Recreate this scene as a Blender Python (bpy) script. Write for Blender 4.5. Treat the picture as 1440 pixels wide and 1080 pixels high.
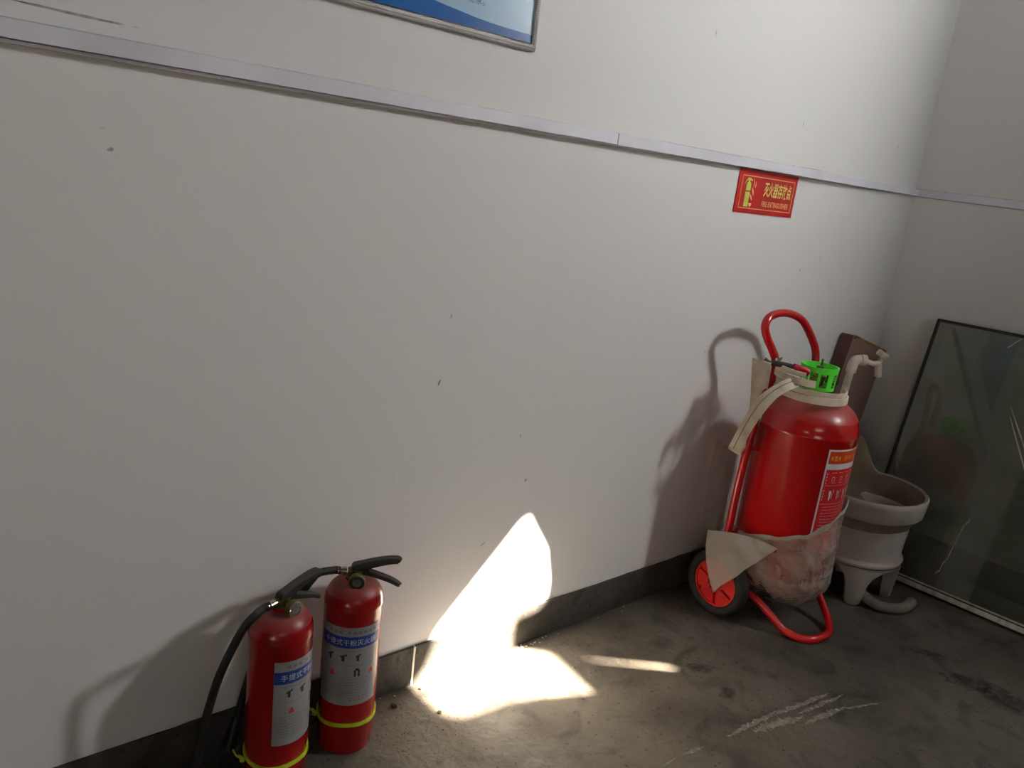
import bpy, bmesh, math, random
from mathutils import Vector, Matrix
from math import sin, cos, pi, radians, sqrt, atan2

for o in list(bpy.data.objects):
    bpy.data.objects.remove(o, do_unlink=True)
sc = bpy.context.scene
C = sc.collection
random.seed(7)

# ------------------------------------------------------------------ camera
cam = bpy.data.cameras.new('camera')
cam_o = bpy.data.objects.new('camera', cam)
C.objects.link(cam_o)
X = Vector((0.76873017, -0.62907262, 0.1154191))
D = Vector((-0.07560334, -0.26857633, -0.96028688))
F = Vector((0.63508902, 0.72947543, -0.25402272))
m = Matrix.Identity(4)
for i in range(3):
    m[i][0] = X[i]; m[i][1] = -D[i]; m[i][2] = -F[i]
m[0][3], m[1][3], m[2][3] = 0, 0, 1.2
cam_o.matrix_world = m
cam.sensor_width = 36
cam.lens = 1100.436 / 1440 * 36
cam.clip_start = 0.02
sc.camera = cam_o

# ------------------------------------------------------------------ light and exposure
sc.view_settings.view_transform = 'Standard'
sc.view_settings.look = 'None'
sc.view_settings.gamma = 1
sc.view_settings.use_curve_mapping = False
sc.view_settings.exposure = 0.0
w = bpy.data.worlds.new('world'); sc.world = w; w.use_nodes = True
w.node_tree.nodes['Background'].inputs[0].default_value = (0.62, 0.72, 0.9, 1)
w.node_tree.nodes['Background'].inputs[1].default_value = 1.0

SUN_A, SUN_B = 0.90, 1.12           # travel direction (-A, 1, -B)
sun = bpy.data.lights.new('sun', 'SUN'); sun.energy = 310; sun.angle = radians(0.85)
sun.color = (1.0, 0.87, 0.70)
sun_o = bpy.data.objects.new('sun', sun); C.objects.link(sun_o)
sun_o.rotation_euler = Vector((-SUN_A, 1, -SUN_B)).to_track_quat('-Z', 'Y').to_euler()
sun_o.location = (4, -2, 4)

def area(name, loc, direction, sx, sy, power, col):
    l = bpy.data.lights.new(name, 'AREA'); l.shape = 'RECTANGLE'; l.size = sx; l.size_y = sy
    l.energy = power; l.color = col
    o = bpy.data.objects.new(name, l); C.objects.link(o)
    o.location = loc; o.rotation_euler = Vector(direction).to_track_quat('-Z', 'Y').to_euler()
    return o
area('daylight_high_window', (2.955, -0.33, 2.13), (-1, 0, 0), 0.19, 0.30, 52, (1.0, 0.985, 0.96))
beam = area('corner_fill_beam', (-0.6, -2.95, 2.0), (3.05, 4.2, 0.28), 0.6, 0.6, 3.0, (0.95, 0.98, 1.0))  # added beam, narrowed and aimed to brighten the upper right corner
beam.data.spread = radians(36)
area('daylight_side_glow', (-0.6, -2.9, 2.0), (0, 1, 0), 1.6, 1.1, 1.25, (0.93, 0.97, 1.0))

# ------------------------------------------------------------------ node materials
def lin(c):
    r = []
    for v in c:
        v /= 255.0
        r.append(v / 12.92 if v <= 0.04045 else ((v + 0.055) / 1.055) ** 2.4)
    return (r[0], r[1], r[2], 1)

def mat(name, col, rough=0.5, metal=0.0, col2=None, nscale=8.0, ndetail=6, nlo=0.4, nhi=0.7, bump=0.0, bscale=200.0,
        dust=None, dust_amt=0.6, spec=0.5, coat=0.0, aniso=(1, 1, 1), rough2=None):
    mt = bpy.data.materials.new(name); mt.use_nodes = True
    nt = mt.node_tree; N = nt.nodes; L = nt.links
    b = N['Principled BSDF']
    b.inputs['Roughness'].default_value = rough; b.inputs['Metallic'].default_value = metal
    b.inputs['Specular IOR Level'].default_value = spec
    b.inputs['Coat Weight'].default_value = coat
    tc = N.new('ShaderNodeTexCoord')
    mp = N.new('ShaderNodeMapping'); mp.inputs['Scale'].default_value = aniso
    L.new(tc.outputs['Object'], mp.inputs[0])
    if col2 is None:
        col2 = tuple(c * 0.86 for c in col[:3])
    no = N.new('ShaderNodeTexNoise'); no.inputs['Scale'].default_value = nscale; no.inputs['Detail'].default_value = ndetail
    L.new(mp.outputs[0], no.inputs['Vector'])
    mr = N.new('ShaderNodeMapRange'); mr.inputs[1].default_value = nlo; mr.inputs[2].default_value = nhi
    L.new(no.outputs[0], mr.inputs[0])
    mx = N.new('ShaderNodeMix'); mx.data_type = 'RGBA'
    L.new(mr.outputs[0], mx.inputs[0])
    mx.inputs[6].default_value = (*lin(col)[:3], 1); mx.inputs[7].default_value = (*lin(col2)[:3], 1)
    out = mx.outputs[2]
    if dust is not None:
        ge = N.new('ShaderNodeNewGeometry'); sp = N.new('ShaderNodeSeparateXYZ')
        L.new(ge.outputs['Normal'], sp.inputs[0])
        r2 = N.new('ShaderNodeMapRange'); r2.inputs[1].default_value = 0.35; r2.inputs[2].default_value = 0.95
        r2.inputs[4].default_value = dust_amt
        L.new(sp.outputs[2], r2.inputs[0])
        m2 = N.new('ShaderNodeMix'); m2.data_type = 'RGBA'
        L.new(r2.outputs[0], m2.inputs[0]); L.new(out, m2.inputs[6]); m2.inputs[7].default_value = lin(dust)
        out = m2.outputs[2]
        r3 = N.new('ShaderNodeMapRange'); r3.inputs[1].default_value = 0.35; r3.inputs[2].default_value = 0.95
        r3.inputs[3].default_value = rough; r3.inputs[4].default_value = min(1, rough + 0.35)
        L.new(sp.outputs[2], r3.inputs[0]); L.new(r3.outputs[0], b.inputs['Roughness'])
    L.new(out, b.inputs['Base Color'])
    if bump > 0:
        n2 = N.new('ShaderNodeTexNoise'); n2.inputs['Scale'].default_value = bscale; n2.inputs['Detail'].default_value = 5
        L.new(mp.outputs[0], n2.inputs['Vector'])
        bp = N.new('ShaderNodeBump'); bp.inputs['Strength'].default_value = bump; bp.inputs['Distance'].default_value = 0.002
        L.new(n2.outputs[0], bp.inputs['Height']); L.new(bp.outputs[0], b.inputs['Normal'])
    mt['bsdf'] = b.name
    return mt

def wall_mat(name, base, specks=True):
    mt = bpy.data.materials.new(name); mt.use_nodes = True
    nt = mt.node_tree; N = nt.nodes; L = nt.links; b = N['Principled BSDF']
    b.inputs['Roughness'].default_value = 0.62
    b.inputs['Specular IOR Level'].default_value = 0.25
    tc = N.new('ShaderNodeTexCoord')
    n1 = N.new('ShaderNodeTexNoise'); n1.inputs['Scale'].default_value = 1.3; n1.inputs['Detail'].default_value = 5
    L.new(tc.outputs['Object'], n1.inputs[0])
    mx = N.new('ShaderNodeMix'); mx.data_type = 'RGBA'
    mx.inputs[6].default_value = lin(base); mx.inputs[7].default_value = lin(tuple(c * 0.95 for c in base))
    L.new(n1.outputs[0], mx.inputs[0])
    # dark scuff specks: sparse, elongated upwards
    mp = N.new('ShaderNodeMapping'); mp.inputs['Scale'].default_value = (1, 1, 0.45); mp.inputs['Rotation'].default_value = (0, 0.2, 0)
    L.new(tc.outputs['Object'], mp.inputs[0])
    n2 = N.new('ShaderNodeTexNoise'); n2.inputs['Scale'].default_value = 42; n2.inputs['Detail'].default_value = 2
    L.new(mp.outputs[0], n2.inputs[0])
    r = N.new('ShaderNodeMapRange'); r.inputs[1].default_value = 0.765; r.inputs[2].default_value = 0.80; r.inputs[4].default_value = 0.55
    L.new(n2.outputs[0], r.inputs[0])
    m2 = N.new('ShaderNodeMix'); m2.data_type = 'RGBA'
    L.new(r.outputs[0], m2.inputs[0]); L.new(mx.outputs[2], m2.inputs[6]); m2.inputs[7].default_value = lin((92, 86, 76))
    L.new(m2.outputs[2], b.inputs['Base Color'])
    n3 = N.new('ShaderNodeTexNoise'); n3.inputs['Scale'].default_value = 90; n3.inputs['Detail'].default_value = 6
    L.new(tc.outputs['Object'], n3.inputs[0])
    n4 = N.new('ShaderNodeTexNoise'); n4.inputs['Scale'].default_value = 5; n4.inputs['Detail'].default_value = 3
    L.new(tc.outputs['Object'], n4.inputs[0])
    ad = N.new('ShaderNodeMath'); ad.operation = 'MULTIPLY_ADD'; ad.inputs[1].default_value = 6
    L.new(n4.outputs[0], ad.inputs[0]); L.new(n3.outputs[0], ad.inputs[2])
    bp = N.new('ShaderNodeBump'); bp.inputs['Strength'].default_value = 0.22; bp.inputs['Distance'].default_value = 0.002
    L.new(ad.outputs[0], bp.inputs['Height']); L.new(bp.outputs[0], b.inputs['Normal'])
    return mt

def floor_mat(name, ca, cb, cc):
    mt = bpy.data.materials.new(name); mt.use_nodes = True
    nt = mt.node_tree; N = nt.nodes; L = nt.links; b = N['Principled BSDF']
    b.inputs['Specular IOR Level'].default_value = 0.3
    tc = N.new('ShaderNodeTexCoord')
    def noise(s, d, dist=0.0):
        n = N.new('ShaderNodeTexNoise'); n.inputs['Scale'].default_value = s; n.inputs['Detail'].default_value = d
        n.inputs['Distortion'].default_value = dist
        L.new(tc.outputs['Object'], n.inputs[0]); return n
    def rng(n, a, c, lo=0.0, hi=1.0):
        r = N.new('ShaderNodeMapRange'); r.inputs[1].default_value = a; r.inputs[2].default_value = c
        r.inputs[3].default_value = lo; r.inputs[4].default_value = hi
        L.new(n.outputs[0], r.inputs[0]); return r
    def mix(fac, a, bcol):
        x = N.new('ShaderNodeMix'); x.data_type = 'RGBA'; L.new(fac.outputs[0], x.inputs[0])
        if isinstance(a, tuple): x.inputs[6].default_value = a
        else: L.new(a.outputs[2], x.inputs[6])
        x.inputs[7].default_value = bcol; return x
    a = mix(rng(noise(3.2, 8, 0.6), 0.38, 0.66), lin(ca), lin(cb))
    c = mix(rng(noise(9, 8, 1.0), 0.5, 0.72, 0, 0.8), a, lin(cc))
    d = mix(rng(noise(75, 4), 0.62, 0.72, 0, 0.7), c, lin(tuple(v * 0.5 for v in cc)))
    e = mix(rng(noise(130, 3), 0.66, 0.75, 0, 0.5), d, lin(tuple(min(255, v * 1.35) for v in ca)))
    L.new(e.outputs[2], b.inputs['Base Color'])
    L.new(rng(noise(6, 5), 0.3, 0.7, 0.62, 0.92).outputs[0], b.inputs['Roughness'])
    n = noise(38, 9, 0.4)
    bp = N.new('ShaderNodeBump'); bp.inputs['Strength'].default_value = 0.8; bp.inputs['Distance'].default_value = 0.005
    L.new(n.outputs[0], bp.inputs['Height']); L.new(bp.outputs[0], b.inputs['Normal'])
    return mt

M = {}
M['wall'] = wall_mat('wall_paint', (226, 226, 226))
M['wall2'] = wall_mat('side_wall_paint', (224, 222, 222))
M['floor'] = floor_mat('dirty_concrete', (84, 78, 69), (64, 58, 51), (40, 36, 31))
M['skirt'] = floor_mat('skirting_concrete', (78, 74, 69), (62, 59, 55), (46, 43, 40))
M['ceil'] = mat('ceiling_paint', (215, 213, 208), 0.8, bump=0.1)
M['grimy'] = mat('grimy_grey_paint', (100, 99, 95), 0.8, bump=0.1)
M['caulk'] = mat('white_filler', (226, 220, 206), 0.7, bump=0.2)
M['trunk'] = mat('white_plastic_trunking', (222, 222, 232), 0.38, col2=(204, 204, 214), nscale=5, bump=0.03)
M['red'] = mat('red_enamel', (174, 12, 14), 0.2, col2=(156, 9, 12), nscale=4, dust=(146, 92, 84), dust_amt=0.55, bump=0.03, bscale=60, coat=0.3)
M['redtube'] = mat('red_tube_enamel', (190, 18, 22), 0.24, col2=(160, 14, 17), nscale=9, bump=0.03, coat=0.3)
M['redsmall'] = mat('dusty_red_enamel', (158, 14, 18), 0.22, col2=(128, 13, 16), nscale=7, dust=(140, 84, 78), dust_amt=0.7, bump=0.04, bscale=80)
M['redplastic'] = mat('red_plastic_hub', (214, 34, 26), 0.42, col2=(186, 26, 22), nscale=12)
M['rubber'] = mat('black_tyre_rubber', (20, 20, 20), 0.7, col2=(32, 31, 29), nscale=14, bump=0.3)
M['black'] = mat('black_plastic', (30, 28, 27), 0.42, col2=(46, 42, 40), nscale=16, dust=(84, 76, 70), dust_amt=0.5)
M['hose'] = mat('black_rubber_hose', (20, 18, 18), 0.5, col2=(32, 28, 26), nscale=22, dust=(64, 54, 50), dust_amt=0.4)
M['chrome'] = mat('chrome_metal', (205, 203, 198), 0.16, 1.0, nscale=20)
M['brass'] = mat('dusty_brass', (132, 122, 62), 0.42, 0.75, col2=(92, 88, 52), nscale=40)
M['dial'] = mat('gauge_glass', (120, 118, 106), 0.12, col2=(84, 84, 76), nscale=90)
M['label'] = mat('silver_paper_label', (150, 150, 152), 0.38, col2=(132, 132, 136), nscale=12)
M['blue'] = mat('blue_print', (24, 62, 150), 0.4)
M['white_print'] = mat('white_print', (214, 216, 222), 0.45)
M['grey_print'] = mat('grey_print', (118, 118, 120), 0.5)
M['dark_print'] = mat('dark_print', (46, 42, 46), 0.5)
M['red_print'] = mat('red_print', (206, 60, 62), 0.5)
M['redlabel'] = mat('red_print_label', (200, 22, 34), 0.42, col2=(186, 20, 30), nscale=10)
M['orange'] = mat('orange_print', (206, 64, 16), 0.42)
M['gold'] = mat('gold_print', (240, 176, 70), 0.45)
M['pink_print'] = mat('pale_print', (226, 196, 190), 0.5)
M['strap'] = mat('yellow_green_plastic', (196, 214, 40), 0.35, nscale=30)
M['green'] = mat('green_plastic', (96, 252, 70), 0.34, col2=(84, 240, 60), nscale=12)
M['canvas'] = mat('cream_canvas', (222, 210, 192), 0.78, col2=(196, 180, 160), nscale=26, bump=0.35, bscale=320)
M['seam'] = mat('brown_stitching', (96, 74, 62), 0.8)
M['ceramic'] = mat('dusty_white_ceramic', (180, 174, 172), 0.25, col2=(146, 138, 134), nscale=5, nlo=0.35, nhi=0.75, dust=(112, 98, 84), dust_amt=0.75)
M['basin_in'] = mat('grimy_basin_inside', (126, 114, 98), 0.95, spec=0.15, col2=(104, 90, 74), nscale=9)
M['rimchip'] = mat('chipped_glaze', (88, 68, 50), 0.7)
M['pvc'] = mat('white_pvc', (226, 216, 204), 0.42, col2=(176, 162, 150), nscale=18)
M['box_front'] = mat('brown_board', (138, 112, 100), 0.75, col2=(116, 94, 84), nscale=6, aniso=(1, 1, 0.3), bump=0.1)
M['box_side'] = mat('dark_red_brown_board', (104, 66, 60), 0.6, col2=(86, 56, 50), nscale=7)
M['box_top'] = mat('torn_board_edge', (150, 116, 66), 0.9, col2=(96, 74, 48), nscale=22, bump=0.4, bscale=120)
M['alu'] = mat('grey_aluminium', (186, 184, 176), 0.4, 0.35, col2=(150, 146, 138), nscale=16, aniso=(3, 0.5, 3))
M['alu_dark'] = mat('dark_gasket', (24, 23, 20), 0.6, nscale=12)
M['foam'] = mat('grey_drain_hose', (112, 106, 98), 0.8, col2=(88, 82, 76), nscale=18, bump=0.3, bscale=90)
M['sign_red'] = mat('sign_red', (196, 24, 22), 0.36, col2=(184, 20, 20), nscale=4)
M['sign_peach'] = mat('sign_border_print', (248, 196, 130), 0.45)
M['sign_yellow'] = mat('sign_letter_print', (244, 226, 120), 0.45)
M['sign_lime'] = mat('sign_figure_print', (206, 226, 100), 0.45)
M['silver'] = mat('silver_frame', (250, 250, 250), 0.2, 0.0, nscale=9)
M['silver_dark'] = mat('silver_frame_groove', (96, 94, 90), 0.4, 0.6)
M['poster_sky'] = mat('poster_pale_blue', (150, 184, 212), 0.25, col2=(140, 176, 206), nscale=2)
M['poster_navy'] = mat('poster_blue_band', (10, 70, 158), 0.22, col2=(14, 110, 178), nscale=1.6, nlo=0.35, nhi=0.65)
M['poster_text'] = mat('poster_text_print', (52, 62, 78), 0.5)
M['grit'] = mat('dark_grit', (40, 35, 30), 0.9, col2=(70, 60, 48), nscale=60)
M['chip'] = mat('pale_plaster_chip', (196, 184, 160), 0.85, col2=(150, 136, 114), nscale=60)
M['stone'] = mat('brown_clod', (74, 56, 38), 0.9, col2=(46, 36, 26), nscale=80, bump=0.5)
M['rope'] = mat('pale_fibre', (205, 200, 190), 0.7)

def alpha_mat(name, col, rough, trans, bumpy=None, scale=100, var=0.0, strength=0.4, spec=0.5, vscale=20):
    mt = bpy.data.materials.new(name); mt.use_nodes = True
    nt = mt.node_tree; N = nt.nodes; L = nt.links; b = N['Principled BSDF']; out = N['Material Output']
    b.inputs['Base Color'].default_value = lin(col); b.inputs['Roughness'].default_value = rough
    b.inputs['Specular IOR Level'].default_value = spec
    t = N.new('ShaderNodeBsdfTransparent'); mx = N.new('ShaderNodeMixShader')
    L.new(b.outputs[0], mx.inputs[1]); L.new(t.outputs[0], mx.inputs[2]); L.new(mx.outputs[0], out.inputs[0])
    mx.inputs[0].default_value = trans
    tc = N.new('ShaderNodeTexCoord')
    if var > 0:
        n = N.new('ShaderNodeTexNoise'); n.inputs['Scale'].default_value = vscale; n.inputs['Detail'].default_value = 6
        L.new(tc.outputs['Object'], n.inputs[0])
        r = N.new('ShaderNodeMapRange'); r.inputs[1].default_value = 0.3; r.inputs[2].default_value = 0.7
        r.inputs[3].default_value = max(0, trans - var); r.inputs[4].default_value = min(1, trans + var)
        L.new(n.outputs[0], r.inputs[0]); L.new(r.outputs[0], mx.inputs[0])
    if bumpy:
        if bumpy == 'cells':
            v = N.new('ShaderNodeTexVoronoi'); v.inputs['Scale'].default_value = scale
            L.new(tc.outputs['Object'], v.inputs[0]); o = v.outputs['Distance']
        else:
            v = N.new('ShaderNodeTexNoise'); v.inputs['Scale'].default_value = scale; v.inputs['Detail'].default_value = 4
            L.new(tc.outputs['Object'], v.inputs[0]); o = v.outputs[0]
        bp = N.new('ShaderNodeBump'); bp.inputs['Strength'].default_value = strength; bp.inputs['Distance'].default_value = 0.004
        bp.invert = bumpy == 'cells'
        L.new(o, bp.inputs['Height']); L.new(bp.outputs[0], b.inputs['Normal'])
    return mt
M['bubble'] = alpha_mat('bubble_wrap_film', (206, 190, 178), 0.14, 0.55, 'cells', 95, 0.10, 0.65)
M['foamfilm'] = alpha_mat('milky_foam_film', (176, 170, 158), 0.5, 0.26, 'noise', 60, 0.06, 0.3)
M['clear'] = alpha_mat('clear_plastic_film', (150, 142, 128), 0.15, 0.76, 'noise', 30, 0.08, 0.7)
M['scratch'] = alpha_mat('scraped_concrete', (190, 182, 166), 0.85, 0.66, 'noise', 60, 0.14, 0.3, vscale=90)
M['reflection_streak'] = alpha_mat('painted_reflection', (230, 228, 222), 0.6, 0.2, 'noise', 60, 0.2, 0.1, vscale=30)
M['scuff_shade'] = alpha_mat('wall_scuff', (96, 88, 76), 0.8, 0.68, 'noise', 60, 0.35, 0.1, vscale=40)  # scuff colour, also used for the painted shade lines on the trunking
M['grease'] = alpha_mat('dark_floor_stain', (34, 30, 25), 0.9, 0.68, 'noise', 60, 0.3, 0.3, vscale=60)

def glass_mat():
    mt = bpy.data.materials.new('dusty_window_glass'); mt.use_nodes = True
    nt = mt.node_tree; N = nt.nodes; L = nt.links; b = N['Principled BSDF']; out = N['Material Output']
    b.inputs['Base Color'].default_value = lin((150, 150, 136)); b.inputs['Roughness'].default_value = 0.7
    t = N.new('ShaderNodeBsdfTransparent'); t.inputs[0].default_value = (0.72, 0.76, 0.72, 1)
    g = N.new('ShaderNodeBsdfGlossy'); g.inputs['Roughness'].default_value = 0.03
    fr = N.new('ShaderNodeFresnel'); fr.inputs[0].default_value = 1.5
    ad = N.new('ShaderNodeMath'); ad.operation = 'MULTIPLY'; ad.inputs[1].default_value = 1.9; L.new(fr.outputs[0], ad.inputs[0])
    m1 = N.new('ShaderNodeMixShader'); L.new(ad.outputs[0], m1.inputs[0]); L.new(t.outputs[0], m1.inputs[1]); L.new(g.outputs[0], m1.inputs[2])
    tc = N.new('ShaderNodeTexCoord'); n = N.new('ShaderNodeTexNoise'); n.inputs['Scale'].default_value = 6; n.inputs['Detail'].default_value = 7
    L.new(tc.outputs['Object'], n.inputs[0])
    r = N.new('ShaderNodeMapRange'); r.inputs[1].default_value = 0.35; r.inputs[2].default_value = 0.75
    r.inputs[3].default_value = 0.06; r.inputs[4].default_value = 0.2; L.new(n.outputs[0], r.inputs[0])
    m2 = N.new('ShaderNodeMixShader'); L.new(r.outputs[0], m2.inputs[0]); L.new(m1.outputs[0], m2.inputs[1]); L.new(b.outputs[0], m2.inputs[2])
    L.new(m2.outputs[0], out.inputs[0])
    return mt
M['glass'] = glass_mat()

# ------------------------------------------------------------------ mesh helpers
def link(name, bm, material, parent=None, loc=None, rot=None, smooth=False, bevel=0, angle=40):
    me = bpy.data.meshes.new(name)
    bmesh.ops.recalc_face_normals(bm, faces=bm.faces)
    bm.to_mesh(me); bm.free()
    mats = material if isinstance(material, (list, tuple)) else [material]
    for mm in mats: me.materials.append(mm)
    o = bpy.data.objects.new(name, me); C.objects.link(o)
    if parent is not None: o.parent = parent
    if loc is not None: o.location = loc
    if rot is not None: o.rotation_euler = rot
    if smooth:
        for p in me.polygons: p.use_smooth = True
        try: me.set_sharp_from_angle(angle=radians(angle))
        except Exception: pass
    if bevel:
        b = o.modifiers.new('bevel', 'BEVEL'); b.width = bevel; b.segments = 2; b.limit_method = 'ANGLE'
    return o

def empty(name, loc=(0, 0, 0), rz=0.0):
    o = bpy.data.objects.new(name, None); C.objects.link(o); o.location = loc; o.rotation_euler = (0, 0, rz)
    o.empty_display_size = 0.05
    return o

def tag(o, label=None, cat=None, group=None, kind=None):
    if label: o['label'] = label
    if cat: o['category'] = cat
    if group: o['group'] = group
    if kind: o['kind'] = kind
    return o

def box(bm, x0, x1, y0, y1, z0, z1):
    vs = [bm.verts.new((x, y, z)) for x in (x0, x1) for y in (y0, y1) for z in (z0, z1)]
    for f in ((0, 1, 3, 2), (4, 6, 7, 5), (0, 4, 5, 1), (2, 3, 7, 6), (0, 2, 6, 4), (1, 5, 7, 3)):
        bm.faces.new([vs[i] for i in f])
    return vs

def boxbm(*a):
    bm = bmesh.new(); box(bm, *a); return bm

def smooth_path(pts, n=6, closed=False):
    P = [Vector(p) for p in pts]; out = []
    k = len(P)
    rngk = range(k) if closed else range(k - 1)
    for i in rngk:
        if closed:
            a, b, c, d = P[i - 1], P[i], P[(i + 1) % k], P[(i + 2) % k]
        else:
            a = P[i - 1] if i > 0 else P[0] * 2 - P[1]
            b, c = P[i], P[i + 1]
            d = P[i + 2] if i + 2 < k else P[-1] * 2 - P[-2]
        for j in range(n):
            t = j / n
            out.append(0.5 * ((2 * b) + (c - a) * t + (2 * a - 5 * b + 4 * c - d) * t * t + (3 * b - a - 3 * c + d) * t ** 3))
    if not closed: out.append(P[-1])
    return out

def tube(bm, pts, r, seg=12, caps=True, closed=False, r_fn=None):
    pts = [Vector(p) for p in pts]; n = len(pts); rings = []
    up = None
    for i, p in enumerate(pts):
        if closed: t = (pts[(i + 1) % n] - pts[i - 1]).normalized()
        else: t = (pts[min(i + 1, n - 1)] - pts[max(i - 1, 0)]).normalized()
        if up is None:
            up = Vector((0, 0, 1)) if abs(t.z) < 0.9 else Vector((1, 0, 0))
        a = (up - t * up.dot(t)).normalized(); up = a; b = t.cross(a)
        rr = r_fn(i / (n - 1)) if r_fn else r
        rings.append([bm.verts.new(p + (a * cos(2 * pi * k / seg) + b * sin(2 * pi * k / seg)) * rr) for k in range(seg)])
    for i in range(n if closed else n - 1):
        A, B = rings[i], rings[(i + 1) % n]
        for k in range(seg):
            bm.faces.new((A[k], A[(k + 1) % seg], B[(k + 1) % seg], B[k]))
    if caps and not closed:
        bm.faces.new(rings[0][::-1]); bm.faces.new(rings[-1])
    return rings

def tubebm(pts, r, seg=12, n=6, closed=False, r_fn=None, sm=True):
    bm = bmesh.new(); tube(bm, smooth_path(pts, n, closed) if sm else pts, r, seg, True, closed, r_fn); return bm

def lathe(bm, prof, seg=48, axis='z', center=(0, 0, 0)):
    rings = []
    c = Vector(center)
    for r, z in prof:
        if r < 1e-6:
            v = Vector((0, 0, z))
            if axis == 'x': v = Vector((z, 0, 0))
            if axis == 'y': v = Vector((0, z, 0))
            rings.append([bm.verts.new(c + v)]); continue
        ring = []
        for k in range(seg):
            a = 2 * pi * k / seg
            if axis == 'z': v = Vector((r * cos(a), r * sin(a), z))
            elif axis == 'x': v = Vector((z, r * cos(a), r * sin(a)))
            else: v = Vector((r * cos(a), z, r * sin(a)))
            ring.append(bm.verts.new(c + v))
        rings.append(ring)
    for A, B in zip(rings, rings[1:]):
        for k in range(seg):
            k2 = (k + 1) % seg
            if len(A) == 1 and len(B) == 1: continue
            if len(A) == 1: bm.faces.new((A[0], B[k], B[k2]))
            elif len(B) == 1: bm.faces.new((A[k], A[k2], B[0]))
            else: bm.faces.new((A[k], A[k2], B[k2], B[k]))
    return rings

def lathebm(prof, seg=48, axis='z', center=(0, 0, 0)):
    bm = bmesh.new(); lathe(bm, prof, seg, axis, center); return bm

def poly_prism(bm, pts2, y0, y1, plane='xz', off=(0, 0, 0)):
    """extruded polygon; pts2 in the named plane"""
    def mk(p, t):
        if plane == 'xz': v = (p[0], t, p[1])
        elif plane == 'yz': v = (t, p[0], p[1])
        else: v = (p[0], p[1], t)
        return bm.verts.new(Vector(v) + Vector(off))
    A = [mk(p, y0) for p in pts2]; B = [mk(p, y1) for p in pts2]
    bm.faces.new(A); bm.faces.new(B[::-1])
    for i in range(len(pts2)):
        j = (i + 1) % len(pts2)
        bm.faces.new((A[i], A[j], B[j], B[i]))

def panel_with_holes(outer, holes, plane, t0, t1):
    """flat slab (outer polygon) with polygonal holes cut through it"""
    bm = bmesh.new()
    def mk(p, t):
        return bm.verts.new((t, p[0], p[1]) if plane == 'yz' else (p[0], t, p[1]))
    for t in (t0, t1):
        edges = []
        for loop in [outer] + holes:
            vs = [mk(p, t) for p in loop]
            for i in range(len(vs)):
                edges.append(bm.edges.new((vs[i], vs[(i + 1) % len(vs)])))
        bmesh.ops.triangle_fill(bm, use_beauty=True, use_dissolve=False, edges=edges)
    for loop in [outer] + holes:
        for i in range(len(loop)):
            a, b = loop[i], loop[(i + 1) % len(loop)]
            bm.faces.new([mk(a, t0), mk(b, t0), mk(b, t1), mk(a, t1)])
    bmesh.ops.remove_doubles(bm, verts=bm.verts, dist=1e-6)
    return bm

def cyl_patch(bm, u0, u1, v0, v1, r, a0=0.0, n=None, cx=0, cy=0):
    """patch on a cylinder of radius r; u along the circumference (m), v = height; a0 centre angle"""
    n = n or max(1, int(abs(u1 - u0) / r / 0.12) + 1)
    cols = []
    for i in range(n + 1):
        u = u0 + (u1 - u0) * i / n
        a = a0 + u / r
        cols.append((bm.verts.new((cx + r * cos(a), cy + r * sin(a), v0)), bm.verts.new((cx + r * cos(a), cy + r * sin(a), v1))))
    for A, B in zip(cols, cols[1:]):
        bm.faces.new((A[0], B[0], B[1], A[1]))

_tm = {}
def text_mesh(body, size, bold=0.0):
    cu = bpy.data.curves.new('lettering_curve', 'FONT'); cu.body = body; cu.size = size
    cu.align_x = 'CENTER'; cu.align_y = 'CENTER'; cu.resolution_u = 2; cu.offset = bold
    o = bpy.data.objects.new('lettering_tmp', cu); C.objects.link(o)
    bpy.context.view_layer.update()
    me = bpy.data.meshes.new_from_object(o.evaluated_get(bpy.context.evaluated_depsgraph_get()))
    bpy.data.objects.remove(o, do_unlink=True); bpy.data.curves.remove(cu)
    return me

def text_fit(body, width, height, bold=0.0):
    me = text_mesh(body, 1.0, bold)
    xs = [v.co.x for v in me.vertices]; ys = [v.co.y for v in me.vertices]
    x0, x1, y0, y1 = min(xs), max(xs), min(ys), max(ys)
    for v in me.vertices:
        v.co.x = ((v.co.x - x0) / (x1 - x0) - 0.5) * width
        v.co.y = ((v.co.y - y0) / (y1 - y0) - 0.5) * height
        v.co.z = 0
    return me

def text_on_cyl(body, width, height, u, v, r, a0, material, parent, cx=0, cy=0, name='lettering'):
    me = text_fit(body, width, height)
    for q in me.vertices:
        a = a0 + (u + q.co.x) / r; z = v + q.co.y
        q.co = Vector((cx + r * cos(a), cy + r * sin(a), z))
    me.materials.clear(); me.materials.append(material); me.name = name
    o = bpy.data.objects.new(name, me); C.objects.link(o); o.parent = parent
    return o

def text_flat(body, width, height, loc, material, parent, name='lettering', off=0.0, bold=0.0):
    """text on a plane facing -y"""
    me = text_fit(body, width, height, bold)
    for q in me.vertices:
        q.co = Vector((loc[0] + q.co.x, loc[1], loc[2] + q.co.y))
    me.materials.clear(); me.materials.append(material); me.name = name
    o = bpy.data.objects.new(name, me); C.objects.link(o); o.parent = parent
    return o

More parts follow.
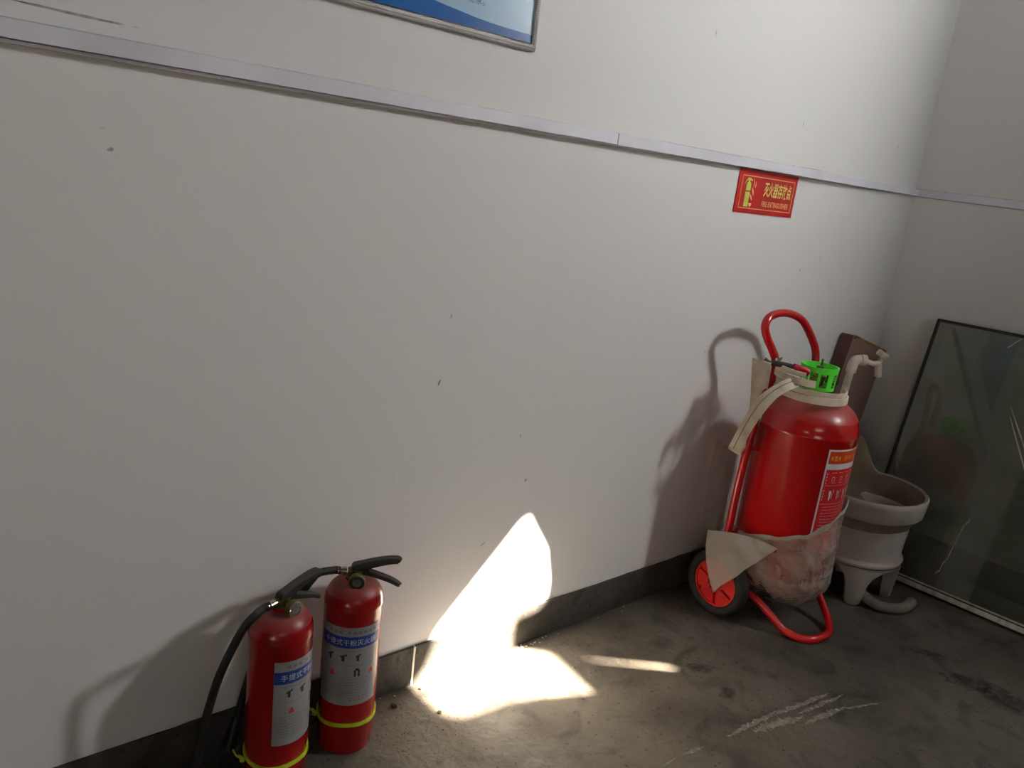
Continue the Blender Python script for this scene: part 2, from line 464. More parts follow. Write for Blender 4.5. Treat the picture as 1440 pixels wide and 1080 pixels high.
def ribbon(L, R, th, n=5):
    """strip lofted between two edge polylines, with thickness"""
    A = smooth_path(L, n); B = smooth_path(R, n)
    bm = bmesh.new(); rows = []
    for i in range(len(A)):
        t = (A[min(i + 1, len(A) - 1)] - A[max(i - 1, 0)]).normalized()
        w_ = (B[i] - A[i]).normalized(); nn = t.cross(w_).normalized() * (th / 2)
        mid = (A[i] + B[i]) / 2
        rows.append([bm.verts.new(p) for p in (A[i] + nn, mid + nn * 1.5, B[i] + nn, B[i] - nn, mid - nn * 0.5, A[i] - nn)])
    for P, Q in zip(rows, rows[1:]):
        for k in range(6):
            bm.faces.new((P[k], P[(k + 1) % 6], Q[(k + 1) % 6], Q[k]))
    bm.faces.new(rows[0]); bm.faces.new(rows[-1][::-1])
    return bm

# ------------------------------------------------------------------ room shell
WY, WX = 1.336, 2.974
XL, YF, ZC = -2.6, -3.0, 3.1

link('floor', boxbm(XL, WX + .1, YF, WY + .1, -0.06, 0), M['floor'])['kind'] = 'structure'
link('ceiling', boxbm(XL, WX + .1, YF, WY + .1, ZC, ZC + .06), M['grimy'])['kind'] = 'structure'
link('wall_back', boxbm(XL, WX + .1, WY, WY + .1, 0, ZC), M['wall'])['kind'] = 'structure'
link('wall_left', boxbm(XL - .1, XL, YF, WY + .1, 0, ZC), M['grimy'])['kind'] = 'structure'

# sunlight opening: hole in an added unseen panel, worked back along the sun's rays
def back(x, y, z, px=2.99):
    t = (px - x) / SUN_A
    return (y - t, z + t * SUN_B)
patch = [(1.258, 1.336, 0.358), (1.342, 1.336, 0.240), (1.378, 1.336, 0.103), (1.258, 1.336, 0.092), (1.248, 1.336, 0.0), (1.338, 1.262, 0), (1.318, 1.091, 0),
         (1.188, 1.150, 0), (1.10, 1.177, 0), (0.975, 1.191, 0), (0.972, 1.300, 0), (1.00, 1.336, 0.03), (1.030, 1.336, 0.122)]
hole = [back(*p) for p in patch]
slit = [back(*p) for p in [(1.417, 1.187, 0), (1.589, 1.052, 0), (1.589, 1.036, 0), (1.417, 1.178, 0)]]
win_rect = [(-0.43, 1.96), (-0.23, 1.96), (-0.23, 2.30), (-0.43, 2.30)]
link('wall_right', panel_with_holes([(YF, 0), (WY + .1, 0), (WY + .1, ZC), (YF, ZC)],
     [[(-1.2, 1.55), (-0.04, 1.55), (-0.04, 2.78), (-1.2, 2.78)]], 'yz', WX, WX + .012), M['wall2'])['kind'] = 'structure'
w1 = empty('window_1', (0, 0, 0)); w1['kind'] = 'structure'
link('sun_mask', panel_with_holes([(-1.2, 1.55), (-0.04, 1.55), (-0.04, 2.78), (-1.2, 2.78)], [win_rect, hole, slit], 'yz', 2.985, 2.99), M['box_side'], w1)  # unseen panel, added to block the sun except through the shaped holes
bm = bmesh.new()
for (a, b, c, d) in ((-0.445, -0.215, 1.94, 1.96), (-0.445, -0.215, 2.30, 2.32), (-0.445, -0.43, 1.96, 2.30), (-0.23, -0.215, 1.96, 2.30)):
    box(bm, 2.965, 2.984, a, b, c, d)
link('window_frame', bm, M['alu'], w1)
link('blocking_pane', boxbm(2.976, 2.980, -0.432, -0.228, 1.958, 2.302), M['ceil'], w1)  # opaque pane, added to keep stray sun out of the window opening
link('wall_front', panel_with_holes([(XL, 0), (WX + .1, 0), (WX + .1, ZC), (XL, ZC)], [[(-1.45, 1.4), (0.25, 1.4), (0.25, 2.6), (-1.45, 2.6)]], 'xz', YF - .1, YF), M['grimy'])['kind'] = 'structure'
w2 = empty('window_2', (-0.6, -3.05, 2.0)); w2['kind'] = 'structure'
bm = bmesh.new()
for (a, b, c, d) in ((-.85, .85, -.6, -.55), (-.85, .85, .55, .6), (-.85, -.8, -.55, .55), (.8, .85, -.55, .55), (-.025, .025, -.55, .55)):
    box(bm, a, b, -.03, .03, c, d)
link('window_frame', bm, M['alu'], w2)

# skirting: dark band with a filled joint
b1 = empty('baseboard_back', (0, WY, 0)); b1['kind'] = 'structure'
def skirt_bm(x0, x1, seed):
    rnd = random.Random(seed); bm = bmesh.new(); n = max(2, int((x1 - x0) / 0.03)); rows = []
    for i in range(n + 1):
        x = x0 + (x1 - x0) * i / n; top = 0.105 + rnd.uniform(-.0012, .0012)
        rows.append([bm.verts.new(v) for v in ((x, -.001, 0), (x, -.006, 0), (x, -.006, top - .002), (x, -.004, top), (x, -.001, top))])
    for P, Q in zip(rows, rows[1:]):
        for k in range(4): bm.faces.new((P[k], P[k + 1], Q[k + 1], Q[k]))
    bm.faces.new(rows[0]); bm.faces.new(rows[-1])
    return bm
link('skirting_board', skirt_bm(XL, 0.951, 1), M['skirt'], b1)
link('skirting_board', skirt_bm(0.956, WX, 2), M['skirt'], b1)
link('joint_filler', boxbm(0.9508, 0.9562, -.0068, -.0005, 0, .1045), M['caulk'], b1)
b2 = link('baseboard_right', boxbm(WX - .006, WX - .0005, YF, WY - .006, 0, 0.105), M['skirt'])
b2['kind'] = 'structure'

# ------------------------------------------------------------------ cable trunking along the wall
t = empty('cable_trunking', (0, WY, 1.3))
tag(t, 'long white plastic cable trunking strip fixed along the main wall', 'cable trunking')
def trunk_bm(x0, x1, z0, z1, z0b, z1b, y0=-.025):
    bm = bmesh.new()
    A = [bm.verts.new(v) for v in ((x0, -.0005, z0), (x0, y0, z0), (x0, y0, z1 - .002), (x0, y0 + .004, z1), (x0, -.0005, z1))]
    B = [bm.verts.new(v) for v in ((x1, -.0005, z0b), (x1, y0, z0b), (x1, y0, z1b - .002), (x1, y0 + .004, z1b), (x1, -.0005, z1b))]
    bm.faces.new(A); bm.faces.new(B[::-1])
    for k in range(5): bm.faces.new((A[k], A[(k + 1) % 5], B[(k + 1) % 5], B[k]))
    return bm
link('trunking_cover', trunk_bm(XL + .01, 1.3725, .004, .031, .000, .0262), M['trunk'], t)
link('trunking_cover', trunk_bm(1.3765, WX - .022, -.0015, .0262, .002, .0265), M['trunk'], t)
link('trunking_base', boxbm(XL + .01, 1.547, -.016, -.0005, -.0042, .0), M['trunk'], t)
t2 = empty('cable_trunking', (WX, WY, 1.3))
tag(t2, 'short run of white cable trunking on the darker right-hand wall', 'cable trunking')
bm = bmesh.new()
vs = []
for y, dz in ((0, 0.0), (-1.0, -0.03)):
    vs.append([bm.verts.new(v) for v in ((-.0005, y, .002 + dz), (-.012, y, .002 + dz), (-.012, y, .0265 + dz), (-.0005, y, .0265 + dz))])
bm.faces.new(vs[0]); bm.faces.new(vs[1][::-1])
for k in range(4): bm.faces.new((vs[0][k], vs[0][(k + 1) % 4], vs[1][(k + 1) % 4], vs[1][k]))
link('trunking_cover', bm, M['trunk'], t2)
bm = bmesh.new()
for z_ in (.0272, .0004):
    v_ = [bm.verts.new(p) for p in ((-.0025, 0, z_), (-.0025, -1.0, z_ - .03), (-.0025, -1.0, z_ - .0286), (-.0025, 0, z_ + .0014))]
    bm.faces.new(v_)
link('painted_shade_line', bm, M['scuff_shade'], t2)['kind'] = 'stuff'  # thin dark lines painting shade above and below the trunking

# ------------------------------------------------------------------ sign
sx0, sx1, sz0, sz1 = 1.896, 2.192, 1.178, 1.2975
sg = empty('fire_extinguisher_sign', (0, WY, 0))
tag(sg, 'small red wall sign reading FIRE EXTINGUISHER with yellow pictogram, under the trunking', 'sign')
link('sign_plate', boxbm(sx0, sx1, -.003, -.0005, sz0, sz1), M['sign_red'], sg)
pl = bmesh.new()
bx0, bx1, bz0, bz1, bw = sx0 + .017, sx1 - .014, sz0 + .013, sz1 - .016, .0022
for a in ((bx0, bx1, bz0, bz0 + bw), (bx0, bx1, bz1 - bw, bz1), (bx0, bx0 + bw, bz0 + bw, bz1 - bw), (bx1 - bw, bx1, bz0 + bw, bz1 - bw)):
    box(pl, a[0], a[1], -.0036, -.003, a[2], a[3])
link('sign_border', pl, M['sign_peach'], sg)
text_flat('灭火器存放点', .142, .042, (2.096, -.0036, 1.2495), M['sign_yellow'], sg, bold=.022)
text_flat('FIRE EXTINGUISHER', .138, .0155, (2.094, -.0036, 1.2085), M['sign_peach'], sg, bold=.012)
bm = bmesh.new()
def sp(pts): poly_prism(bm, pts, -.0037, -.003, 'xz')
ex = 1.936
sp([(ex, 1.196), (ex + .021, 1.196), (ex + .021, 1.237), (ex, 1.237)])
sp([(ex, 1.2405), (ex + .021, 1.2405), (ex + .021, 1.258), (ex + .017, 1.2635), (ex + .004, 1.2635), (ex, 1.258)])
sp([(ex + .007, 1.2635), (ex + .014, 1.2635), (ex + .014, 1.270), (ex + .024, 1.266), (ex + .026, 1.270), (ex + .013, 1.2755), (ex + .004, 1.2755), (ex - .005, 1.266), (ex - .009, 1.256), (ex - .004, 1.2635), (ex + .004, 1.270)])
link('extinguisher_pictogram', bm, M['sign_lime'], sg)
bm = bmesh.new()
def blade(x, z, l, w_, a):
    pts = []
    for i in range(7):
        t_ = i / 6; pts.append((t_ * l - l / 2, w_ * sin(pi * t_ * .98 + .02)))
    for i in range(5, 0, -1):
        t_ = i / 6; pts.append((t_ * l - l / 2, -w_ * .35 * sin(pi * t_)))
    sp([(x + p[0] * cos(a) - p[1] * sin(a), z + p[0] * sin(a) + p[1] * cos(a)) for p in pts])
blade(1.970, 1.263, .028, .0022, radians(-83)); blade(1.979, 1.259, .020, .003, radians(-85))
blade(1.970, 1.239, .026, .0045, radians(-62)); blade(1.965, 1.223, .024, .004, radians(-52))
sp([(1.958, 1.207), (1.974, 1.207), (1.973, 1.200), (1.968, 1.196), (1.962, 1.199)])
link('spray_pictogram', bm, M['sign_peach'], sg)

# ------------------------------------------------------------------ framed poster
po = empty('framed_poster', (0, WY, 0))
tag(po, 'blue printed poster in a silver beaded frame, high on the wall', 'poster')
px0, px1, pz0, pz1 = 0.10, 1.107, 1.452, 2.10
fw = .0135
link('backing_board', boxbm(px0 + .004, px1 - .004, -.012, -.001, pz0 + .004, pz1 - .004), M['poster_sky'], po)
bm = bmesh.new()
poly_prism(bm, [(px0 + fw, pz0 + fw), (px1 - fw, pz0 + fw), (px1 - fw, 1.4805), (1.021, 1.4815), (.985, 1.483), (.95, 1.485), (.90, 1.490), (.813, 1.499), (.70, 1.522), (.55, 1.57), (.35, 1.63), (px0 + fw, 1.66)], -.0132, -.012, 'xz')
link('blue_band', bm, M['poster_navy'], po)
text_flat('现象。', .040, .017, (.948, -.0128, 1.517), M['poster_text'], po)
def frame_prof():  # (distance inward, protrusion) cross-section
    return [(0, .001), (0, .010), (.0015, .014), (.003, .0155), (.0042, .013), (.0052, .0165), (.0085, .0185), (.0112, .015), (.0125, .0135), (fw, .0125), (fw, .001)]
bm = bmesh.new()
corners = [(px0, pz0, 1, 1), (px1, pz0, -1, 1), (px1, pz1, -1, -1), (px0, pz1, 1, -1)]
rings = []
for cx_, cz_, dx, dz in corners:
    rings.append([bm.verts.new((cx_ + dx * d, -h, cz_ + dz * d)) for d, h in frame_prof()])
for i in range(4):
    A, B = rings[i], rings[(i + 1) % 4]
    for k in range(len(A)):
        k2 = (k + 1) % len(A)
        bm.faces.new((A[k], A[k2], B[k2], B[k]))
link('frame', bm, M['silver'], po)
bm = bmesh.new()
def bead(x, z):
    bmesh.ops.create_cube(bm, size=1, matrix=Matrix.Translation((x, -.0155, z)) @ Matrix.Diagonal((.0016, .004, .0016, 1)))
x = px0 + fw + .002
while x < px1 - fw: bead(x, pz0 + .0128); x += .0033
z = pz0 + fw
while z < pz0 + .25: bead(px1 - .0128, z); z += .0033
bo = link('beading', bm, M['silver_dark'], po); bo['kind'] = 'stuff'

# ------------------------------------------------------------------ small extinguishers
def small_extinguisher(loc, rz, label, hose_pts, label_off, strap_knot, camaz):
    t = empty('fire_extinguisher', (loc[0], loc[1], 0), rz)
    tag(t, label, 'fire extinguisher', 'portable red fire extinguishers standing on the floor')
    R = .0590
    prof = [(0, .006), (.050, .006), (.051, .0), (.055, .0), (.0558, .006), (.0562, .022), (.0575, .026), (.0578, .049), (.0583, .051), (R, .054), (R, .330), (.0596, .332), (.0596, .336), (R, .338)]
    for i in range(1, 13):
        a = i / 12 * pi / 2
        prof.append((.019 + (R - .019) * cos(a), .338 + .042 * sin(a)))
    prof += [(.019, .386), (.0, .386)]
    link('cylinder', lathebm(prof, 64), M['redsmall'], t, smooth=True)
    # valve
    bm = bmesh.new()
    lathe(bm, [(0, .380), (.018, .380), (.018, .388), (.013, .390), (.013, .402), (0, .402)], 20)
    v = link('valve', bm, M['brass'], t, smooth=True)
    link('valve_block', boxbm(-.016, .013, -.010, .010, .384, .401), M['brass'], v, bevel=.002)
    # gauge faces -y, below the levers
    g = link('pressure_gauge', lathebm([(0, -.030), (.0145, -.030), (.0165, -.028), (.0165, -.018), (.012, -.014), (.006, -.008), (0, -.008)], 28, 'y', (.003, -.004, .3875)), M['brass'], t, smooth=True)
    link('gauge_dial', lathebm([(0, -.0305), (.0085, -.0305), (.0085, -.0295), (0, -.0295)], 24, 'y', (.003, -.004, .3875)), M['dial'], g)
    link('gauge_rim', lathebm([(.0085, -.0295), (.0095, -.0318), (.0145, -.0312), (.0155, -.0295)], 24, 'y', (.003, -.004, .3875)), M['black'] if label_off < 0.1 else M['chrome'], g, smooth=True)
    # hose collar
    link('hose_collar', lathebm([(.005, -.018), (.0085, -.018), (.0085, -.026), (.0072, -.027), (.0072, -.036), (.005, -.036)], 18, 'x', (0, 0, .396)), M['chrome'], t, smooth=True)
    # levers: channel sections swept along a curve
    def lever(name, top, w_, th, mat_):
        bm = bmesh.new(); P = smooth_path([(p[0], 0, p[1]) for p in top], 5); rows = []
        n = len(P)
        for i, p in enumerate(P):
            tt = (P[min(i + 1, n - 1)] - P[max(i - 1, 0)]).normalized(); nn = Vector((-tt.z, 0, tt.x))
            if nn.z < 0: nn = -nn
            s = i / (n - 1); ww = w_ * (1 if s < .9 else sqrt(max(0.08, 1 - ((s - .9) / .105) ** 2)))
            h = th(s)
            y = Vector((0, 1, 0))
            sec = [p - y * ww + nn * -.002, p - y * ww * .8 + nn * .0008, p + y * ww * .8 + nn * .0008, p + y * ww + nn * -.002, p + y * ww - nn * h, p + y * (ww - .0018) - nn * h, p + y * (ww - .0018) - nn * .003, p - y * (ww - .0018) - nn * .003, p - y * (ww - .0018) - nn * h, p - y * ww - nn * h]
            rows.append([bm.verts.new(q) for q in sec])
        for A, B in zip(rows, rows[1:]):
            for k in range(10): bm.faces.new((A[k], A[(k + 1) % 10], B[(k + 1) % 10], B[k]))
        bm.faces.new(rows[0]); bm.faces.new(rows[-1][::-1])
        return link(name, bm, mat_, t, smooth=True, angle=50)
    lever('squeeze_lever', [(-.006, .412), (.010, .416), (.035, .4225), (.062, .4275), (.082, .428), (.0905, .4245)], .0095, lambda s: .017 - .009 * s if s < .9 else .006, M['black'])
    lever('carry_handle', [(-.004, .402), (.020, .4005), (.045, .392), (.072, .381), (.094, .368)], .009, lambda s: .010 - .004 * s, M['black'])
    bm = bmesh.new(); poly_prism(bm, [(-.012, .398), (.028, .392), (.026, .404), (-.002, .412), (-.008, .410)], -.0088, .0088, 'xz')
    link('lever_bracket', bm, M['black'], t)
    # hose given in world coordinates
    inv = Matrix.Translation((loc[0], loc[1], 0)) @ Matrix.Rotation(rz, 4, 'Z'); inv.invert()
    hp = [(-.030, 0, .396), (-.044, 0, .3965)] + [tuple(inv @ Vector(p)) for p in hose_pts]
    h = link('hose', tubebm(hp, .0078, 12, 8), M['hose'], t, smooth=True)
    e = Vector(hp[-1]); e0 = Vector(hp[-2]); d_ = (e - e0).normalized()
    bm = bmesh.new(); tube(bm, [e - d_ * .012, e, e + d_ * .012, e + d_ * .055], .010, 14, r_fn=lambda s: .0095 if s < .5 else .0095 + .003 * s)
    link('nozzle', bm, M['black'], h, smooth=True)
    # label
    a0 = -pi / 2 + label_off; r = R + .0006; hw = .068
    bm = bmesh.new(); cyl_patch(bm, -hw, hw, .122, .302, r, a0)
    lb = link('label', bm, M['label'], t, smooth=True)
    bm = bmesh.new(); cyl_patch(bm, -hw, hw, .2555, .2815, r + .0003, a0)
    link('blue_band', bm, M['blue'], lb, smooth=True)
    text_on_cyl('手提式干粉灭火器', .112, .0135, 0, .2685, r + .0007, a0, M['white_print'], lb)
    rnd = random.Random(3)
    bm = bmesh.new()
    for z0, n in ((.291, 9),):
        for i in range(n):
            u = -.045 + i * .011 + (.006 if i > 2 else 0)
            cyl_patch(bm, u, u + .007, z0 - .003, z0 + .003, r + .0005, a0, 1)
    for row in range(7):
        for side in (-1, 1):
            u = -.058 if side < 0 else .004
            while u < (-.002 if side < 0 else .058):
                l = rnd.uniform(.004, .012)
                cyl_patch(bm, u, u + l, .176 - row * .006, .1775 - row * .006, r + .0005, a0, 1); u += l + .002
    for zz in (.249, .216, .184):
        cyl_patch(bm, -.060, .060, zz - .0004, zz + .0004, r + .0005, a0)
    cyl_patch(bm, -.0465, -.0458, .125, .250, r + .0005, a0, 1)
    link('fine_print', bm, M['grey_print'], lb)
    bm = bmesh.new()   # small how-to-use figures
    for u, w_ in ((-.040, .005), (-.012, .006), (.018, .0045)):
        cyl_patch(bm, u - w_ / 2, u + w_ / 2, .226, .240, r + .0006, a0, 1)
        cyl_patch(bm, u - w_, u - w_ / 2, .234, .238, r + .0006, a0, 1)
        cyl_patch(bm, u + w_ / 2, u + w_ * 1.3, .238, .242, r + .0006, a0, 1)
    for (u0, z0, u1, z1) in ((.012, .190, .016, .206), (.020, .190, .024, .206), (.0145, .204, .0215, .209)):
        cyl_patch(bm, u0, u1, z0, z1, r + .0006, a0, 1)
    link('usage_figures', bm, M['dark_print'], lb)
    bm = bmesh.new()   # fire class flames
    for i in range(5):
        cyl_patch(bm, .006 + i * .009, .010 + i * .009, .133, .1365, r + .0006, a0, 1)
    link('red_print', bm, M['red_print'], lb)
    for u in (-.034, .050):
        bm = bmesh.new()
        for k in range(6):
            ww = .0055 * (1 - (k / 6) ** 1.3) + .0006
            cyl_patch(bm, u - ww, u + ww, .190 + k * .0022, .1922 + k * .0022, r + .0006, a0, 1)
        bmesh.ops.remove_doubles(bm, verts=bm.verts, dist=.0002)
        link('flame_mark', bm, M['red_print'], lb)
    # plastic strap with its knot
    bm = bmesh.new(); pts = []
    for i in range(48):
        a = 2 * pi * i / 48
        pts.append((cos(a) * (R + .0016), sin(a) * (R + .0016), .0725 + .002 * sin(a * 3)))
    rows = []
    for i, p in enumerate(pts):
        a = 2 * pi * i / 48; d_ = Vector((cos(a), sin(a), 0)); p = Vector(p)
        rows.append([bm.verts.new(p + q) for q in (d_ * -.0014 + Vector((0, 0, -.004)), d_ * .0014 + Vector((0, 0, -.0036)), d_ * .0014 + Vector((0, 0, .0036)), d_ * -.0014 + Vector((0, 0, .004)))])
    for i in range(48):
        A, B = rows[i], rows[(i + 1) % 48]
        for k in range(4): bm.faces.new((A[k], A[(k + 1) % 4], B[(k + 1) % 4], B[k]))
    st = link('strap', bm, M['strap'], t, smooth=True)
    ka = camaz + strap_knot - rz
    kc = Vector((cos(ka) * (R + .008), sin(ka) * (R + .008), .072)); kt = Vector((-sin(ka), cos(ka), 0)); kd = Vector((cos(ka), sin(ka), 0))
    bm = bmesh.new()
    tube(bm, smooth_path([kc + kd * -.004 + kt * .006, kc + kd * .004 + Vector((0, 0, .006)), kc + kd * .002 - kt * .007, kc + kd * -.003 + Vector((0, 0, -.006)), kc + kt * .005 + kd * .003], 5), .0032, 8)
    tube(bm, smooth_path([kc, kc + kd * .010 + Vector((0, 0, .010)), kc + kd * .016 + kt * -.003 + Vector((0, 0, .024))], 4), .0018, 6)
    link('strap_knot', bm, M['strap'], st, smooth=True)
    return t

small_extinguisher((.7365, 1.2555), radians(-29.5), 'red portable extinguisher on the right of the pair, hose over its neighbour',
    [(.657, 1.262, .408), (.637, 1.256, .398), (.622, 1.262, .376), (.600, 1.296, .345), (.570, 1.314, .27), (.545, 1.316, .18), (.52, 1.31, .09)], -.04, radians(-78), radians(-120.3))
small_extinguisher((.566, 1.222), radians(17), 'red portable extinguisher on the left, black hose hanging to the floor',
    [(0.5, 1.185, 0.404), (0.481, 1.188, 0.383), (0.462, 1.198, 0.335), (0.444, 1.207, 0.279), (0.433, 1.217, 0.22), (0.425, 1.222, 0.173), (0.415, 1.225, 0.11), (0.405, 1.225, 0.075)], radians(15), radians(-68), radians(-114.8))

# ------------------------------------------------------------------ wheeled extinguisher
CX, CY, CR = 2.120, 1.100, .142
W = empty('wheeled_fire_extinguisher', (CX, CY, 0))
tag(W, 'large red wheeled fire extinguisher on a trolley with green valve cage, foot bubble-wrapped', 'fire extinguisher')
def wl(p): return (p[0] - CX, p[1] - CY, p[2])
prof = [(0, .118), (.06, .120), (.10, .127), (.128, .145), (CR, .175), (CR, .596), (CR + .0012, .598), (CR + .0012, .602), (CR, .604)]
for i in range(1, 15):
    a = i / 14 * pi / 2
    prof.append((.035 + (CR - .035) * cos(a) ** .9, .604 + .088 * sin(a)))
prof += [(.035, .70), (.03, .712), (0, .712)]
cyl = link('cylinder', lathebm(prof, 96), M['red'], W, smooth=True)
# base skirt ring
link('base_ring', lathebm([(.100, .124), (.112, .112), (.115, .112), (.118, .132)], 64), M['red'], W, smooth=True)
# trolley frame: one bent tube from both sides up to the handle loop
fr = [(1.957, 1.186, .10), (1.957, 1.186, .26), (1.957, 1.184, .40), (1.962, 1.182, .52), (1.976, 1.182, .62), (2.015, 1.190, .69), (2.050, 1.198, .738), (2.050, 1.203, .775),
      (2.030, 1.210, .808), (2.006, 1.216, .838), (1.990, 1.221, .872), (2.010, 1.226, .898), (2.066, 1.229, .9085), (2.132, 1.229, .904), (2.194, 1.226, .884), (2.236, 1.217, .845), (2.261, 1.204, .802),
      (2.266, 1.196, .767), (2.256, 1.190, .736), (2.27, 1.185, .68), (2.280, 1.182, .60), (2.285, 1.184, .45), (2.285, 1.186, .26), (2.285, 1.186, .10)]
link('handle_frame', tubebm([wl(p) for p in fr], .0118, 14, 6), M['redtube'], W, smooth=True)
for z in (.25, .52):
    for s in (-1, 1):
        x = 1.957 if s < 0 else 2.285
        if z > .5: x = 1.962 if s < 0 else 2.2815
        bm = bmesh.new(); p0 = Vector(wl((x, 1.185, z))); d_ = Vector((-p0.x, -p0.y, 0)).normalized()
        tube(bm, [p0, p0 + d_ * (Vector((p0.x, p0.y, 0)).length - CR + .004)], .007, 8)
        link('bracket', bm, M['redtube'], W, smooth=True)
link('axle', tubebm([(1.915 - CX, .07, .10), (2.325 - CX, .07, .10)], .008, 12, 1, sm=False), M['chrome'], W, smooth=True)
def wheel(x, s):
    wd = empty('wheel', (x - CX, .070, .1)); wd.parent = W
    wd.rotation_euler = (0.35, 0, 0)
    tp = [(.071, -.017), (.076, -.021), (.090, -.0225), (.097, -.018), (.100, -.009), (.1005, 0), (.100, .009), (.097, .018), (.090, .0225), (.076, .021), (.071, .017), (.071, -.017)]
    link('tyre', lathebm(tp, 56, 'x'), M['rubber'], wd, smooth=True)
    bm = bmesh.new()
    # hub dish with raised sectors between recessed grooves
    lathe(bm, [(.0, -.004), (.071, -.004), (.071, .004), (0, .004)], 48, 'x')
    lathe(bm, [(.0655, -.0165), (.0712, -.0165), (.0712, .0165), (.0655, .0165), (.0655, -.0165)], 48, 'x')
    lathe(bm, [(.0, -.016), (.017, -.016), (.017, .016), (0, .016)], 24, 'x')
    for k in range(6):
        a0 = k * pi / 3 + .22; a1 = (k + 1) * pi / 3 - .10
        for side in (-1, 1):
            inner, outer = [], []
            for j in range(7):
                a = a0 + (a1 - a0) * j / 6; inner.append((cos(a) * .0255, sin(a) * .0255)); 
                outer.append((cos(a0 - .10 + (a1 - a0 + .16) * j / 6) * .0650, sin(a0 - .10 + (a1 - a0 + .16) * j / 6) * .0650))
            poly_prism(bm, inner + outer[::-1], side * .004, side * .0135, 'yz')
    link('hub', bm, M['redplastic'], wd, smooth=True, angle=25)
    bm = bmesh.new(); lathe(bm, [(0, -.022), (.006, -.022), (.0115, -.019), (.0115, -.016), (0, -.016)], 16, 'x')
    for k in range(6): box(bm, -.020, -.016, .011 * cos(k * pi / 3) - .0015, .011 * cos(k * pi / 3) + .0015, .011 * sin(k * pi / 3) - .0015, .011 * sin(k * pi / 3) + .0015)
    link('axle_cap', bm, M['black'], wd)
wheel(1.930, -1); wheel(2.312, 1)
st = [(1.965, 1.168, .108), (1.972, 1.115, .100), (1.980, 1.058, .080), (1.993, 1.018, .052), (2.006, .980, .024), (2.024, .938, .0125), (2.058, .908, .0115), (2.100, .902, .0115), (2.142, .905, .0125),
      (2.178, .928, .022), (2.205, .965, .046), (2.226, 1.008, .074), (2.245, 1.07, .098), (2.262, 1.13, .104), (2.272, 1.17, .108)]
link('stand_loop', tubebm([wl(p) for p in st], .0115, 14, 6), M['redtube'], W, smooth=True)
# valve inside the green guard
vb = bmesh.new(); lathe(vb, [(0, .70), (.026, .70), (.026, .722), (.017, .726), (.017, .752), (.010, .755), (.010, .780), (0, .780)], 24)
box(vb, -.030, .030, -.008, .008, .735, .748)
va = link('valve', vb, M['brass'], W, smooth=True)
link('valve_pin', tubebm([(.006, 0, .775), (.006, 0, .80)], .003, 8, 1, sm=False), M['brass'], va)
link('valve_gauge', lathebm([(0, -.044), (.013, -.044), (.013, -.030), (.005, -.026), (0, -.026)], 20, 'y', (.028, 0, .741)), M['chrome'], va, smooth=True)
g = bmesh.new()
lathe(g, [(.047, .772), (.052, .772), (.053, .789), (.0485, .789), (.047, .772)], 40)
lathe(g, [(.044, .722), (.049, .722), (.0495, .732), (.045, .732), (.044, .722)], 40)
for k in range(9):
    a = 2 * pi * k / 9 + .2; aw = .075 if k % 3 else .17
    pts = []
    bt = [(cos(a + s * aw) * rr, sin(a + s * aw) * rr) for s, rr in ((-1, .0455), (1, .0455), (1, .049), (-1, .049))]
    tp = [(cos(a + s * aw) * rr, sin(a + s * aw) * rr) for s, rr in ((-1, .048), (1, .048), (1, .0522), (-1, .0522))]
    A = [g.verts.new((p[0], p[1], .728)) for p in bt]; B = [g.verts.new((p[0], p[1], .776)) for p in tp]
    g.faces.new(A); g.faces.new(B[::-1])
    for q in range(4): g.faces.new((A[q], A[(q + 1) % 4], B[(q + 1) % 4], B[q]))
for v_ in g.verts: v_.co.z -= .007
gg = link('valve_guard', g, M['green'], W, smooth=True, angle=30); gg['label'] = 'bright green plastic cage around the valve'
# hose nozzle lying behind the guard
nz = link('hose_nozzle', tubebm([wl(p) for p in ((1.985, 1.175, .778), (2.005, 1.150, .777), (2.028, 1.125, .773))], .0085, 12, 3), M['black'], W, smooth=True)
link('nozzle_collar', tubebm([wl(p) for p in ((2.024, 1.129, .774), (2.040, 1.113, .770), (2.058, 1.100, .765))], .0115, 12, 2), M['redtube'], nz, smooth=True)
# flat cream hose: coil round the neck, upright fold and diagonal fold
ho = empty('flat_hose', (0, 0, 0)); ho.parent = W; ho['label'] = 'flattened cream canvas hose wound round the neck'
def arc(cx, cy, rx, ry, a0, a1, z0, z1, h, n=18, flare=0.0):
    Lp, Rp = [], []
    for i in range(n + 1):
        s = i / n; a = radians(a0 + (a1 - a0) * s); z = z0 + (z1 - z0) * s
        Lp.append(wl((cx + rx * cos(a), cy + ry * sin(a), z))); Rp.append(wl((cx + (rx + flare) * cos(a), cy + (ry + flare) * sin(a), z + h)))
    return Lp, Rp
def hose_piece(Lp, Rp, th=.004, seam=True, n=3):
    o = link('hose_fold', ribbon(Lp, Rp, th, n), M['canvas'], ho, smooth=True, angle=60)
    return o
def seam_line(pts): link('stitched_edge', tubebm(pts, .0009, 5, 3), M['seam'], ho)
Lp, Rp = arc(2.103, 1.102, .104, .098, -265, -38, .697, .686, .021); hose_piece(Lp, Rp)
Lp2, Rp2 = arc(2.100, 1.104, .101, .094, -268, -34, .719, .7045, .016, flare=.002); hose_piece(Lp2, Rp2)
seam_line([(p[0] * 1.02, p[1] * 1.02, p[2] + .0005) for p in Lp2[4:]])
Lp, Rp = arc(2.082, 1.118, .090, .082, -262, -128, .745, .733, .020, flare=-.002); hose_piece(Lp, Rp)
seam_line([(p[0] * 1.01, p[1] * 1.01, p[2] - .0005) for p in Lp[2:]])
Lp, Rp = arc(2.076, 1.130, .080, .072, -255, -138, .770, .755, .015); hose_piece(Lp, Rp)
O = Vector((0, 0, 1.2))
